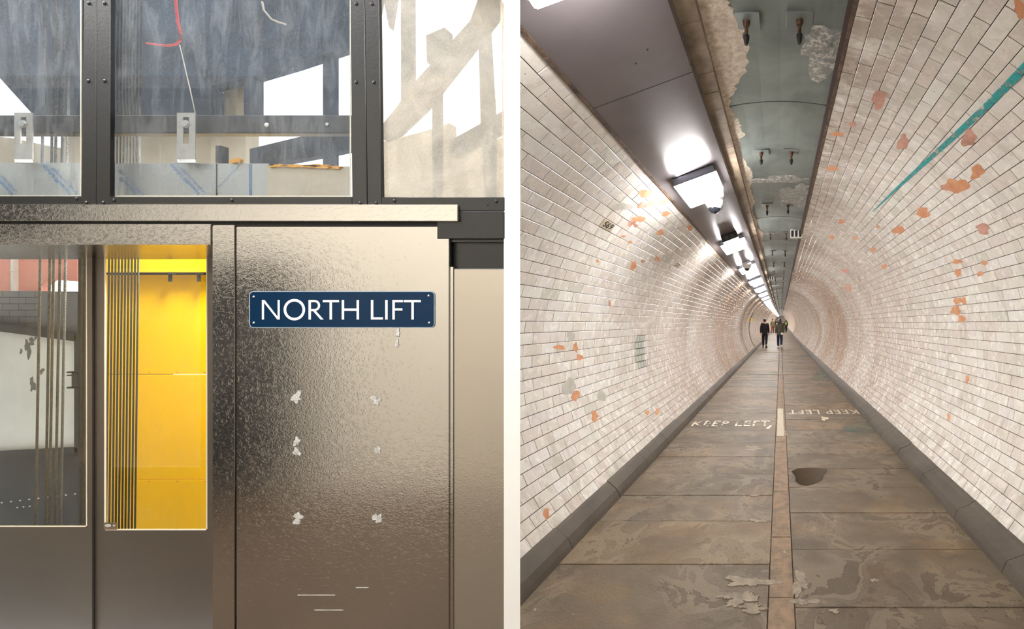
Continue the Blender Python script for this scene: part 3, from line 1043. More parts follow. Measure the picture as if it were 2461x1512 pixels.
# steel soffit panels carrying the lamps
PA, PB = (-71 * U, H + 81 * U), (-33.2 * U, H + 95 * U)
tilt = math.atan2(PB[1] - PA[1], PB[0] - PA[0])
js = [1.02, 2.12, 4.06, 6.05]
while js[-1] < YEND - 2:
    js.append(js[-1] + 1.95)
mbf = MB()
for i in range(len(js) - 1):
    a, b = js[i] + 0.003, js[i + 1] - 0.003
    prof = [PA, PB, (PB[0], PB[1] + 0.075), (PB[0] - 0.012, PB[1] + 0.075), (PB[0] - 0.012, PB[1] + 0.012), (PA[0], PA[1] + 0.014)]
    A = [(x, a, z + rise(a)) for x, z in prof]
    B = [(x, b, z + rise(b)) for x, z in prof]
    if b < 60:
        p_ = MB().hull2(A, B).build('soffit_panel', m_soffit, ceil_t)
    else:
        mbf.hull2(A, B)
tag(mbf.build('far_soffit_panels', m_soffit, ceil_t), kind='stuff')
mb = MB()
yy = 1.3
while yy < YEND:
    b = min(yy + 10, YEND)
    mb.hull2([(PA[0] - 0.01, yy, PA[1] - 0.012 + rise(yy)), (PA[0] + 0.008, yy, PA[1] - 0.004 + rise(yy)), (PA[0] + 0.004, yy, PA[1] + 0.012 + rise(yy)), (PA[0] - 0.02, yy, PA[1] + 0.01 + rise(yy))],
             [(PA[0] - 0.01, b, PA[1] - 0.012 + rise(b)), (PA[0] + 0.008, b, PA[1] - 0.004 + rise(b)), (PA[0] + 0.004, b, PA[1] + 0.012 + rise(b)), (PA[0] - 0.02, b, PA[1] + 0.01 + rise(b))])
    yy = b
mb.build('soffit_edge_bead', m_rustbrown, ceil_t)
for px, py in ((1644, 91), (1556, 119), (1528, 152), (1660, 155)):
    t = 0.0
    dx, dz = (px - VX) / FPX, (VY - py) / FPX
    sl = (PB[1] - PA[1]) / (PB[0] - PA[0])
    t = (PA[1] - H - sl * PA[0]) / (dz - sl * dx)
    MB().ball((dx * t, t, H + dz * t), 0.005, 8, 5).build('soffit_screw', m_darkiron, ceil_t, smooth=True)

# hanging bolts on rectangular plates, in pairs
yb = [1.98, 3.50, 5.06, 6.65, 8.25]
while yb[-1] < 60:
    yb.append(yb[-1] + 1.57)
for i, y in enumerate(yb):
    for x in (-0.163, 0.090):
        z = arc(x, RC) + rise(y) - 0.004
        t = MB()
        t.box(x - 0.065, x + 0.065, y - 0.055, y + 0.055, z - 0.005, z + 0.004)
        p_ = t.build('anchor_plate', m_crown, ceil_t, bevel=0.002)
        L_ = rnd.uniform(0.06, 0.10) if i else 0.085
        mb = MB().tube([(x, y, z), (x, y, z - 0.030)], [0.020, 0.014], 10).tube([(x, y, z - 0.02), (x, y, z - 0.030 - L_ * 0.5)], 0.009, 8)
        mb.build('anchor_bolt', m_rust, p_, smooth=False)
        MB().tube([(x, y, z - 0.03 - L_ * 0.5), (x, y, z - 0.045 - L_ * 0.5), (x, y, z - 0.03 - L_)], [0.015, 0.014, 0.008], 8).build('anchor_nut', m_darkiron, p_)

# striped boxes on the crown
for i, (px, py) in enumerate(((1914, 553), (1852, 664))):
    c = TS(px, py, RC)
    z = c.z
    t = empty('striped_box', (c.x, c.y, z), 'striped black and white box under the tunnel crown, %s' % ('nearer one' if i == 0 else 'farther one'), 'box')
    w_ = 0.09
    MB().box(c.x - w_, c.x + w_, c.y, c.y + 0.10, z - 0.11, z + 0.02).build('casing', m_white_plastic, t, bevel=0.004)
    for k in range(3):
        xx = c.x - w_ + 0.01 + k * 0.06
        MB().box(xx, xx + 0.036, c.y - 0.003, c.y + 0.002, z - 0.105, z - 0.005).build('stripe', m_ink, t)

# ------------------------------------------------------------------ tunnel lamps
tc, ts_ = math.cos(tilt), math.sin(tilt)


def tray(u, d, y):
    """u along the soffit from its middle, d below it"""
    mx, mz = -51.3 * U, PA[1] + (71 - 51.3) * U * math.tan(tilt)
    return Vector((mx + u * tc + d * ts_, y, mz + u * ts_ - d * tc + rise(y)))


def tray_box(mb, u0, u1, y0, y1, d0, d1, inset=0.0, iy=0.0):
    A = [tray(u0, d0, y0), tray(u1, d0, y0), tray(u1, d0, y1), tray(u0, d0, y1)]
    B = [tray(u0 + inset, d1, y0 + iy), tray(u1 - inset, d1, y0 + iy), tray(u1 - inset, d1, y1 - iy), tray(u0 + inset, d1, y1 - iy)]
    return mb.hull2(A, B)


far_ends = [1.375, 3.70, 6.20, 8.70, 11.2, 13.6]
while far_ends[-1] < YEND - 4:
    far_ends.append(far_ends[-1] + 2.45)
WL = 0.172
for i, e in enumerate(far_ends):
    y0 = e - 0.44 if i else 1.312
    if i < 3:
        where = ('cut off at the top of the picture by the white pier', 'second from the front, before the dome camera', 'third from the front, behind the speaker box')[i]
    elif i == 3:
        where = 'fourth from the front, behind a smaller dome camera'
    elif i < 20:
        where = '%s from the front in the long row of lamps' % ORD[i]
    else:
        where = None
    t = empty('tunnel_lamp', tray(0, 0, (y0 + e) / 2), 'white soffit lamp, ' + where if where else 'tiny bright lamp deep in the row near the tunnel end', 'lamp', 'lamps in the row along the tunnel soffit')
    if i < 20:
        tray_box(MB(), -WL, WL, y0, e, 0.001, 0.055).build('casing', m_steelbox, t, bevel=0.004)
        tray_box(MB(), -WL - 0.008, WL + 0.008, y0 - 0.006, e + 0.006, 0.0555, 0.062).build('lip', m_steelbox, t)
        tray_box(MB(), -WL + 0.004, WL - 0.004, y0 + 0.004, e - 0.004, 0.0625, 0.128, 0.012, 0.016).build('diffuser', m_lamp, t, bevel=0.006, seg=2)
    else:
        tray_box(MB(), -WL, WL, y0, e, 0.001, 0.12, 0.012, 0.016).build('diffuser', m_lamp, t)
    if 0 < i < 8:   # light escaping over the near edge of the casing on to the soffit
        p_ = tray(0, 0.05, y0 - 0.03)
        l = area('lamp_spill', p_, tray(0, 0.0, y0 - 0.16), 0.26, 0.015, 2.2, (0.94, 0.97, 1.0))
        l.parent = t
        l.matrix_parent_inverse = t.matrix_basis.inverted()


# dome cameras
def dome_camera(y, u, label):
    t = empty('dome_camera', tray(u, 0, y), label, 'camera')
    tray_box(MB(), u - 0.085, u + 0.085, y - 0.07, y + 0.07, 0.001, 0.045).build('bracket', m_white_plastic, t, bevel=0.004)
    c = tray(u, 0.05, y)
    mb = MB().tube([c, c + Vector((0, 0, -0.045)), c + Vector((0, 0, -0.075))], [0.088, 0.084, 0.062], 20)
    mb.build('housing', m_white_plastic, t, smooth=False, bevel=0.004)
    MB().ball(c + Vector((0, 0, -0.072)), 0.056, 18, 8, v0=PI / 2, v1=PI).build('dome', m_lens, t, smooth=True)
    mb = MB()
    for k in range(20):
        a0, a1 = 2 * PI * k / 20, 2 * PI * (k + 1) / 20
        pass
    MB().tube([c + Vector((0, 0, -0.066)), c + Vector((0, 0, -0.080))], [0.066, 0.060], 20, caps=False).build('rim', m_white_plastic, t)


dome_camera(3.92, 0.055, 'white dome security camera hanging just behind the second tunnel lamp')
dome_camera(8.12, 0.02, 'smaller white dome security camera just before the fourth tunnel lamp')
# speaker box before the third lamp
t = empty('speaker_box', tray(0, 0, 5.56), 'dark box with two round speakers on the soffit before the third tunnel lamp', 'speaker')
tray_box(MB(), -0.11, 0.11, 5.50, 5.66, 0.001, 0.085).build('casing', m_darkiron, t, bevel=0.004)
for u in (-0.04, 0.04):
    a = tray(u, 0.045, 5.497)
    MB().tube([a, a + Vector((0, 0.006, 0))], 0.026, 14).build('speaker_cone', m_ink, t)
# yellow hanging sign on the far left wall
c = TS(1807, 769, R - 0.10)
t = empty('warning_sign', c, 'small yellow sign fixed to the left tunnel wall far along', 'sign')
MB().box(c.x - 0.055, c.x + 0.055, c.y, c.y + 0.01, c.z - 0.07, c.z + 0.07).build('plate', plain('sign_yellow', lin(240, 190, 20), 0.4), t, bevel=0.003)
MB().ball((c.x + 0.012, c.y - 0.003, c.z), 0.028, 10, 6, sy=0.15).build('symbol', m_ink, t)
MB().box(c.x - 0.16, c.x - 0.04, c.y + 0.011, c.y + 0.02, c.z - 0.012, c.z + 0.012).build('bracket', m_darkiron, t)
# dark cable clipped round the ring behind the sign
pts = [ring(-1, PH0 + 0.02 + (2.05 - PH0) * i / 16, R - 0.012, c.y + 0.1) for i in range(17)]
o = MB().tube(pts, 0.012, 6).build('wall_cable', m_darkiron)
tag(o, 'dark cable running up the left tunnel wall by the yellow sign', 'cable')

# ------------------------------------------------------------------ people walking away down the tunnel
def skin(name, pts, edges, root, mat, parent, sub=2):
    names = list(pts)
    me = bpy.data.meshes.new(name)
    me.from_pydata([tuple(pts[n][0]) for n in names], [(names.index(a), names.index(b)) for a, b in edges], [])
    o = bpy.data.objects.new(name, me)
    C.objects.link(o)
    sm = o.modifiers.new('skin', 'SKIN')
    sm.use_smooth_shade = True
    sk = me.skin_vertices[0].data
    for i, n in enumerate(names):
        r = pts[n][1]
        sk[i].radius = r if isinstance(r, tuple) else (r, r)
        sk[i].use_root = (n == root)
    ss = o.modifiers.new('sub', 'SUBSURF')
    ss.levels = ss.render_levels = sub
    dg = bpy.context.evaluated_depsgraph_get()
    m2 = bpy.data.meshes.new_from_object(o.evaluated_get(dg))
    m2.name = name
    m2.materials.clear()
    m2.materials.append(mat)
    bpy.data.objects.remove(o)
    bpy.data.meshes.remove(me)
    m2.polygons.foreach_set('use_smooth', [True] * len(m2.polygons))
    return link(bpy.data.objects.new(name, m2), parent)


m_skin = plain('skin_tone', lin(206, 158, 132), 0.6)
m_lips = plain('lip_tone', lin(170, 100, 92), 0.6)
m_eye = plain('eye_dark', lin(30, 26, 24), 0.2)


def person(label, x, y, h, mats, lead=1, hair='short', swing=0.36, head_turn=0.0, loose=False):
    """mats: top, legs, shoes, hair. Walks along +y, so the camera sees the back."""
    top, legs, shoes, hairm = mats
    z0 = rise(y) + 0.002
    base = Vector((x, y, z0))
    t = empty('person', base, label, 'person')
    P = lambda a, b, c: base + Vector((a * h, b * h, c * h))
    pts, ed = {}, []

    def add(n, p, r, to=None):
        pts[n] = (p, r if isinstance(r, tuple) else (r * h, r * h))
        if isinstance(r, tuple):
            pts[n] = (p, (r[0] * h, r[1] * h))
        if to:
            ed.append((to, n))
    add('pelvis', P(0, 0, .525), (.070, .050))
    add('waist', P(0, .004, .61), (.062, .046), 'pelvis')
    add('chest', P(0, .004, .72), (.088, .062), 'waist')
    add('collar', P(0, .002, .805), (.060, .046), 'chest')
    add('neck', P(0, .004, .845), .031, 'collar')
    add('skull', P(0, .012, .895), (.042, .048), 'neck')
    add('crown', P(0, .010, .945), (.043, .050), 'skull')
    foot = {}
    for s in (-1, 1):
        f = lead * s                      # +1: this leg leads
        n = 'l' if s < 0 else 'r'
        ang = swing * (0.55 if f > 0 else -0.55)
        hip = P(.050 * s, 0, .50)
        knee = hip + Vector((0.004 * s * h, math.sin(ang + .10) * .235 * h, -math.cos(ang + .10) * .235 * h))
        a2 = ang + .02 if f > 0 else ang - .55
        ank = knee + Vector((0, math.sin(a2) * .235 * h, -math.cos(a2) * .235 * h))
        if f > 0:
            ank.z = z0 + .042 * h
        pit = 0.10 if f > 0 else -0.75
        toe = ank + Vector((0.008 * s * h, math.cos(pit) * .105 * h, math.sin(pit) * .105 * h - .018 * h))
        toe.z = max(toe.z, z0 + .018 * h)
        add('hip' + n, hip, .060, 'pelvis')
        add('knee' + n, knee, .038, 'hip' + n)
        add('calf' + n, knee.lerp(ank, .35), .037, 'knee' + n)
        add('ank' + n, ank, .024, 'calf' + n)
        add('toe' + n, toe, (.026, .018), 'ank' + n)
        foot[n] = (hip, knee, ank, toe)
        sh = P(.098 * s, 0, .800)
        aa = -ang * 0.9
        elb = sh + Vector((.028 * s * h, math.sin(aa) * .17 * h, -math.cos(aa) * .175 * h))
        wr = elb + Vector((.006 * s * h, math.sin(aa + .28) * .145 * h, -math.cos(aa + .28) * .145 * h))
        palm = wr + Vector((0, math.sin(aa + .3) * .035 * h, -.035 * h))
        add('sho' + n, sh, .038, 'collar')
        add('elb' + n, elb, .027, 'sho' + n)
        add('wri' + n, wr, .018, 'elb' + n)
        add('palm' + n, palm, (.012, .020), 'wri' + n)
        for k in range(4):
            b0 = palm + Vector((-.004 * s * h, (k - 1.5) * .0095 * h, -.018 * h))
            L_ = (.030, .036, .034, .026)[k] * h
            b1 = b0 + Vector((-.004 * s * h, .004 * h, -L_ * .6))
            b2 = b1 + Vector((-.010 * s * h, .003 * h, -L_ * .5))
            add('f%s%da' % (n, k), b0, .0056, 'palm' + n)
            add('f%s%db' % (n, k), b1, .0052, 'f%s%da' % (n, k))
            add('f%s%dc' % (n, k), b2, .0042, 'f%s%db' % (n, k))
        t0_ = wr + Vector((-.002 * s * h, .018 * h, -.026 * h))
        add('t%sa' % n, t0_, .0062, 'wri' + n)
        add('t%sb' % n, t0_ + Vector((-.004 * s * h, .012 * h, -.022 * h)), .0052, 't%sa' % n)
    body = skin('body', pts, ed, 'pelvis', m_skin, t, 1)
    # face on the far side: nose, lips, eyes, ears
    hc = P(0, .012, .918)
    rot = Matrix.Rotation(head_turn, 3, 'Z')
    F_ = lambda a, b, c: hc + rot @ Vector((a * h, b * h, c * h))
    MB().hull2([F_(-.008, .050, -.020), F_(.008, .050, -.020), F_(0, .066, -.020)], [F_(-.004, .052, .010), F_(.004, .052, .010), F_(0, .056, .010)]).build('nose', m_skin, t, smooth=True)
    for s in (-1, 1):
        MB().ball(F_(.046 * s, 0, -.006), .014 * h, 8, 6, .4, .8, 1.2).build('ear', m_skin, t, smooth=True)
    MB().ball(F_(0, .050, -.034), .013 * h, 8, 6, 1, .4, .35).build('mouth', m_lips, t, smooth=True)
    for s in (-1, 1):
        MB().ball(F_(.018 * s, .048, .002), .006 * h, 8, 6).build('eye', m_eye, t, smooth=True)
    # hair
    mb = MB().ball(hc + Vector((0, -.006 * h, .012 * h)), .056 * h, 16, 10, .90, 1.02, 1.02, 0, PI * .62)
    if hair == 'long':
        for dx, ln in ((-.026, .135), (0, .160), (.026, .135), (-.040, .10), (.040, .10)):
            mb.tube([hc + Vector((dx * h * .8, -.030 * h, .02 * h)), hc + Vector((dx * h, -.056 * h, -.06 * h)), hc + Vector((dx * h * 1.15, -.066 * h, -ln * h))], [.026 * h, .027 * h, .010 * h], 10)
    else:
        mb.ball(hc + Vector((0, -.018 * h, -.010 * h)), .046 * h, 14, 8, .92, .86, .95)
    mb.build('hair', hairm, t, smooth=True)
    # top: follows trunk and arms down to the wrists
    k = .018
    tp, te = {}, []

    def g2(n, p, r, to=None):
        tp[n] = (p, (r[0] * h, r[1] * h) if isinstance(r, tuple) else (r * h, r * h))
        if to:
            te.append((to, n))
    hem = .45 if loose else .475
    g2('edge', P(0, 0, hem - .03), (.096, .078))
    g2('hem', P(0, 0, hem + .02), (.110, .088), 'edge')
    g2('belly', P(0, .004, .60), (.104, .084), 'hem')
    g2('chest', P(0, .002, .72), (.104, .078), 'belly')
    g2('collar', P(0, .002, .810), (.066, .054), 'chest')
    g2('neck', P(0, .002, .838), .040, 'collar')
    for n in 'lr':
        g2('sho' + n, pts['sho' + n][0], .048, 'collar')
        g2('elb' + n, pts['elb' + n][0], .039, 'sho' + n)
        g2('wri' + n, pts['elb' + n][0].lerp(pts['wri' + n][0], .96), .028, 'elb' + n)
    skin('jacket', tp, te, 'chest', top, t, 1)
    tp, te = {}, []
    g2('top', P(0, 0, .575), (.070, .052))
    g2('pelvis', P(0, 0, .535), (.086, .066), 'top')
    g2('seat', P(0, -.004, .485), (.096, .078), 'pelvis')
    for n in 'lr':
        hip, knee, ank, toe = foot[n]
        g2('hip' + n, hip, .064, 'seat')
        g2('knee' + n, knee, .047, 'hip' + n)
        g2('calf' + n, knee.lerp(ank, .4), .044, 'knee' + n)
        g2('cuf' + n, knee.lerp(ank, .95), .034, 'calf' + n)
    skin('trousers', tp, te, 'pelvis', legs, t, 1)
    for n in 'lr':
        hip, knee, ank, toe = foot[n]
        d = (toe - ank).normalized()
        heel = ank - Vector((0, d.y * .02 * h, 0)) + Vector((0, 0, -.016 * h))
        heel.z = max(heel.z, z0 + .024 * h)
        MB().tube([ank + Vector((0, 0, .010 * h)), heel, heel.lerp(toe, .5), toe, toe + d * .014 * h], [.026 * h, .033 * h, .033 * h, .027 * h, .010 * h], 10).build('shoe', shoes, t, smooth=True)
    return t, pts


c_black = plain('cloth_black', lin(22, 22, 25), 0.85)
c_black2 = plain('cloth_black_trousers', lin(16, 16, 18), 0.9)
c_olive = plain('cloth_olive', lin(86, 84, 66), 0.85, var=0.2, vs=20)
c_navy = plain('denim_navy', lin(30, 38, 66), 0.85)
c_brownhair = plain('hair_dark_brown', lin(58, 36, 30), 0.55)
c_darkhair = plain('hair_black', lin(26, 22, 22), 0.5)
c_white = plain('white_shoe', lin(226, 220, 212), 0.6)
c_brown = plain('brown_shoe', lin(96, 62, 44), 0.6)
c_khaki = plain('cloth_khaki', lin(112, 102, 72), 0.85)
c_rust = plain('cloth_rust', lin(134, 62, 40), 0.85)
c_grey = plain('cloth_charcoal', lin(36, 36, 40), 0.85)
c_green = plain('rucksack_green', lin(128, 150, 50), 0.7)
c_bag = plain('bag_white', lin(220, 218, 212), 0.5)


def at_px(px, py):
    y = 20.0
    for _ in range(30):
        y = (H - rise(y)) * FPX / (py - VY)
    return (px - VX) / FPX * y, y


x1, y1 = at_px(1838, 836.5)
person('man in black jumper and black trousers walking away on the left of the pair', x1, y1, 1.66, (c_black, c_black2, c_brown, c_darkhair), lead=-1, head_turn=-0.5)
x2, y2 = at_px(1874, 837)
wt, wp = person('woman with long brown hair, olive jacket and navy jeans walking away', x2, y2, 1.66, (c_olive, c_navy, c_white, c_brownhair), lead=-1, hair='long', loose=True)
# her white handbag on a strap
hb = empty('handbag', (x2 + 0.13, y2 - 0.27, rise(y2) + 0.80), 'small white handbag hanging at the hip of the woman in the olive jacket', 'bag')
c = hb.location
MB().box(c.x - 0.065, c.x + 0.065, c.y - 0.02, c.y + 0.025, c.z - 0.05, c.z + 0.05).build('pouch', c_bag, hb, bevel=0.012, seg=2)
MB().box(c.x - 0.06, c.x + 0.06, c.y - 0.026, c.y - 0.02, c.z - 0.01, c.z + 0.046).build('flap', c_bag, hb, bevel=0.004)
MB().tube([c + Vector((-0.05, 0, 0.05)), c + Vector((-0.12, -0.02, 0.30)), c + Vector((-0.22, 0.03, 0.55))], 0.009, 6).build('strap', c_grey, hb)
x3, y3 = at_px(1857, 801)
person('person in khaki top and rust trousers walking away beyond the pair', x3, y3, 1.70, (c_khaki, c_rust, c_brown, c_darkhair), lead=1)
x4, y4 = at_px(1864.5, 797)
person('dark-clothed person half hidden behind the woman in the olive jacket', x4, y4, 1.66, (c_grey, c_black2, c_black, c_darkhair), lead=-1)
x5, y5 = at_px(1889, 799.5)
person('person in charcoal clothes carrying a yellow-green rucksack by the right kerb', x5, y5, 1.62, (c_grey, c_black2, c_black, c_brownhair), lead=1, hair='long')
z5 = rise(y5)
rk = empty('rucksack', (x5, y5 - 0.20, z5 + 1.12), 'yellow-green rucksack on the back of the person by the right kerb', 'bag')
c = rk.location
MB().box(c.x - 0.14, c.x + 0.14, c.y - 0.07, c.y + 0.07, c.z - 0.19, c.z + 0.19).build('sack', c_green, rk, bevel=0.045, seg=2)
MB().box(c.x - 0.10, c.x + 0.10, c.y - 0.10, c.y - 0.06, c.z - 0.15, c.z).build('pocket', c_green, rk, bevel=0.015)

# ------------------------------------------------------------------ lift front: structure of textured steel
FY = 1.300
front = empty('wall_front', W(500, 1816, FY), 'lift front clad in leather-grained stainless steel with a ledge above the doors', 'wall', None, 'structure')
A_ = [W(-420, 531, 1.290), W(1100, 531, 1.290), W(1100, 491.5, 1.2942), W(-420, 491.5, 1.2942)]
MB().hull2(A_, [Vector((q.x, 1.312, q.z)) for q in A_]).build('ledge', m_steel, front, bevel=0.0015, seg=2)
pbox(MB(), -420, 1078, 532, 548, 1.3045, 1.32).build('painted_gap_shade', m_gap_shade, front)  # dark strip painted as the shade under the ledge
mb = pbox(MB(), -420, 507, 538.5, 588, 1.296, 1.304)
mb.build('header_panel', m_steel, front, bevel=0.0015, seg=2)
a, b = W(-420, 588, 1.304), W(507, 588, 1.296)
MB().box(a.x, b.x, 1.3045, 1.60, b.z + 0.001, b.z + 0.014).build('header_soffit', m_steel, front)
a, b = W(510, 541, 1.297), W(563.5, 541, 1.297)
MB().box(a.x, b.x, 1.297, 1.62, 0, a.z).build('door_post', m_steel, front, bevel=0.0015, seg=2)
a, b = W(563, 541, 1.31), W(575, 541, 1.31)
MB().box(a.x, b.x, 1.312, 1.33, 0, a.z).build('painted_gap_shade', m_gap_shade, front)  # dark strip painted as the shade between post and side panel
mb = pbox(MB(), 567.5, 1079, 545, 1818, 1.300, 1.3115)
side = mb.build('side_panel', m_steel, front, bevel=0.0012, seg=2)
pbox(MB(), 1079.5, 1089.5, 641, 1818, 1.3035, 1.3115).build('panel_edge', m_steel, front, bevel=0.001)
pbox(MB(), 1091, 1212, 647, 1818, 1.3045, 1.3115).build('end_panel', m_beige, front, bevel=0.001)
for i, (px, py, w_, h_) in enumerate([(712, 955, 24, 30), (903, 963, 20, 24), (712, 1062, 17, 22), (712, 1086, 15, 24), (908, 1082, 14, 22), (715, 1246, 26, 26), (906, 1246, 22, 28), (956, 800, 10, 20), (954, 825, 6, 28)]):
    P = [W(x, y, 1.2985) for x, y in blob(px, py, w_ / 2.4, h_ / 2.4, 40, 0.6, 80 + i)]
    MB().hull2(P, [Vector((p.x, 1.3002, p.z)) for p in P]).build('glue_residue', m_glue, side)
for px, py, w_ in ((760, 1430, 90), (870, 1412, 30), (790, 1466, 70)):
    pbox(MB(), px - w_ / 2, px + w_ / 2, py, py + 1.4, 1.2994, 1.3003).build('scratch', m_glue, side)
# plain walls left of and above the lift front, out of the picture
MB().box(LX0, -2.95, 1.30, 1.36, 0, LZ).box(-2.95, -1.05, 1.30, 1.36, 2.46, LZ).build('plain_wall', m_lobbywall, front)

# black framed windows over the ledge
def rivets(lst, y, parent, r=0.0062):
    for px, py in lst:
        c = W(px, py, y)
        MB().ball((c.x, c.y, c.z), r, 12, 5, .75, .45, 1).build('rivet', m_black, parent, smooth=True)


tr = empty('trim_3', W(231, 490, FY), 'left black steel window post of two riveted angles', 'frame', None, 'structure')
MB().prism([(W(px, py, 1.298).x, W(px, py, 1.298).z) for px, py in ((202, -80), (231.6, -80), (229.5, 491), (194, 491))], 1.298, 1.309).build('angle_bar', m_black, tr, bevel=0.0012)
MB().prism([(W(px, py, 1.298).x, W(px, py, 1.298).z) for px, py in ((233, -80), (265, -80), (263, 491), (231, 491))], 1.298, 1.309).build('angle_bar', m_black, tr, bevel=0.0012)
rivets([(213.5, 8), (251, 8), (212.5, 195), (251.5, 195), (207, 488), (248, 488)], 1.298, tr)
tr = empty('trim_4', W(880, 490, FY), 'right black steel window post of two riveted angles', 'frame', None, 'structure')
MB().prism([(W(px, py, 1.298).x, W(px, py, 1.298).z) for px, py in ((841, -80), (874, -80), (882, 491), (846, 491))], 1.298, 1.309).build('angle_bar', m_black, tr, bevel=0.0012)
MB().prism([(W(px, py, 1.298).x, W(px, py, 1.298).z) for px, py in ((875.2, -80), (909, -80), (917, 491), (883.2, 491))], 1.298, 1.309).build('angle_bar', m_black, tr, bevel=0.0012)
rivets([(856, 9), (894, 9), (856, 198), (899, 198), (865, 489), (904, 489)], 1.298, tr)
tr = empty('trim_5', W(500, 490, FY), 'black riveted sill rail under the windows with heavy beam at its right end', 'frame', None, 'structure')
pbox(MB(), -420, 194, 471, 491, 1.2985, 1.310).build('sill_bar', m_black, tr, bevel=0.0012)
pbox(MB(), 263, 846, 473, 491, 1.2985, 1.310).build('sill_bar', m_black, tr, bevel=0.0012)
pbox(MB(), 917, 1212, 474, 507, 1.2985, 1.310).build('sill_bar', m_black, tr, bevel=0.0012)
pbox(MB(), 1050, 1212, 508.5, 574, 1.2985, 1.312).build('channel_web', m_black_flat, tr, bevel=0.0015)
pbox(MB(), 1050, 1212, 574.5, 582, 1.307, 1.33).build('channel_flange', m_black, tr)
pbox(MB(), 1040, 1212, 576, 646, 1.3165, 1.34).build('recessed_beam', m_black_flat, tr)
pbox(MB(), -420, 1212, -110, -70, 1.296, 1.312).build('top_rail', m_black, tr)
rivets([(184, 478), (274, 482), (557, 482), (948, 483), (1193, 484)], 1.2985, tr)
for px, py, l in ((1172, 492, 5),):
    rivets([(px, py)], 1.2985, tr, 0.003)


def bead(parent, px0, px1, py0, py1, y):
    for q in ((px0, px0 + 2.5, py0, py1), (px1 - 2.5, px1, py0, py1), (px0, px1, py1 - 2.5, py1), (px0, px1, py0, py0 + 2.5)):
        pbox(MB(), *q, y, y + 0.003).build('glass_edge', m_gasket, parent)


for i, (a, b, mt, lab) in enumerate(((-420, 198, m_glass_dirty, 'left dirty window pane with wire ropes behind it'), (264, 846, m_glass_dirty, 'middle scratched window pane with a red cable behind it'), (912, 1212, m_glass_frost, 'right hazed window pane beside the white pier'))):
    t = empty('window_%d' % (i + 1), W((a + b) / 2, 472, 1.3105), lab, 'window', None, 'structure')
    A, B = W(a, -75, 1.3105), W(b, 474, 1.3105)
    mesh('glass_pane', [(A.x, A.y, B.z), (B.x, A.y, B.z), (B.x, A.y, A.z), (A.x, A.y, A.z)], [(0, 1, 2, 3)], mt, t)
    if i < 2:
        pbox(MB(), max(a, -5) + 3, b - 4, 470, 472.5, 1.311, 1.3125).build('glass_edge', m_gasket, t)
    pbox(MB(), b - 5.5, b - 3.5, -70, 471, 1.311, 1.3125).build('glass_edge', m_gasket, t)

# ------------------------------------------------------------------ behind the windows
o = pbox(MB(), -420, 846, 276, 320, 1.372, 1.40).build('guide_beam', m_beam, None, bevel=0.003)
tag(o, 'dark steel beam running across behind the left and middle windows', 'beam')
c = W(641, 300, 1.3715)
MB().ball((c.x, c.y, c.z), 0.0075, 12, 6, 1, .4, 1).build('beam_dot', m_white_plastic, o, smooth=True)  # white knob standing in for light through a bolt hole
c = W(786, 299, 1.3715)
MB().ball((c.x, c.y, c.z), 0.006, 12, 6, 1, .4, 1).build('beam_dot', m_galv, o, smooth=True)


def clamp(px, py, label):
    y = 1.335
    t = empty('clamp_bracket', W(px, py + 118, y), label, 'bracket')
    mb = MB()
    x0, x1 = px - 22, px + 22
    for q in ((x0, px - 7, py, py + 112), (px + 7, x1, py, py + 112), (px - 7, px + 7, py, py + 10), (px - 7, px + 7, py + 74, py + 112)):
        pbox(mb, *q, y, y + 0.002)
    mb.build('plate', m_galv, t)
    A = [W(x0, py + 112, y), W(x1, py + 112, y), W(x1, py + 112, y + .005), W(x0, py + 112, y + .005)]
    B = [W(x0 + 2, py + 120, y - .012), W(x1 + 2, py + 120, y - .012), W(x1 + 2, py + 122, y - .008), W(x0 + 2, py + 122, y - .008)]
    MB().hull2(A, B).build('foot', m_galv, t)
    c = W(px, py + 27, y)
    MB().tube([c, c + Vector((0, -0.001, 0))], 0.0125, 18).build('washer', m_galv, t)
    MB().tube([c + Vector((0, -0.001, 0)), c + Vector((0, -0.004, 0))], 0.0105, 6).build('bolt_head', m_screw, t)


clamp(56, 271, 'slotted steel clamp bracket with a hex bolt behind the left window')
clamp(447, 271, 'slotted steel clamp bracket with a hex bolt behind the middle window')


def film(name, a, b, py0, py1, label, mat, y=1.350):
    o = pbox(MB(), a, b, py0, py1, y, y + 0.003).build(name, mat)
    return tag(o, label, 'steel sheet')


def film_text(body, px, py, length, deg, parent, y=1.349, bold=0.0):
    V, F = text_mesh(body, 1.0, bold, 0.0)
    xs = [v.x for v in V]
    k = length * y / FPX / (max(xs) - min(xs))
    a = math.radians(deg)
    ex, ez = Vector((math.cos(a), 0, math.sin(a))), Vector((-math.sin(a), 0, math.cos(a)))
    o0 = W(px, py, y)
    mesh('film_lettering', [o0 + ex * v.x * k + ez * v.y * k for v in V], F, m_filmtext, parent)


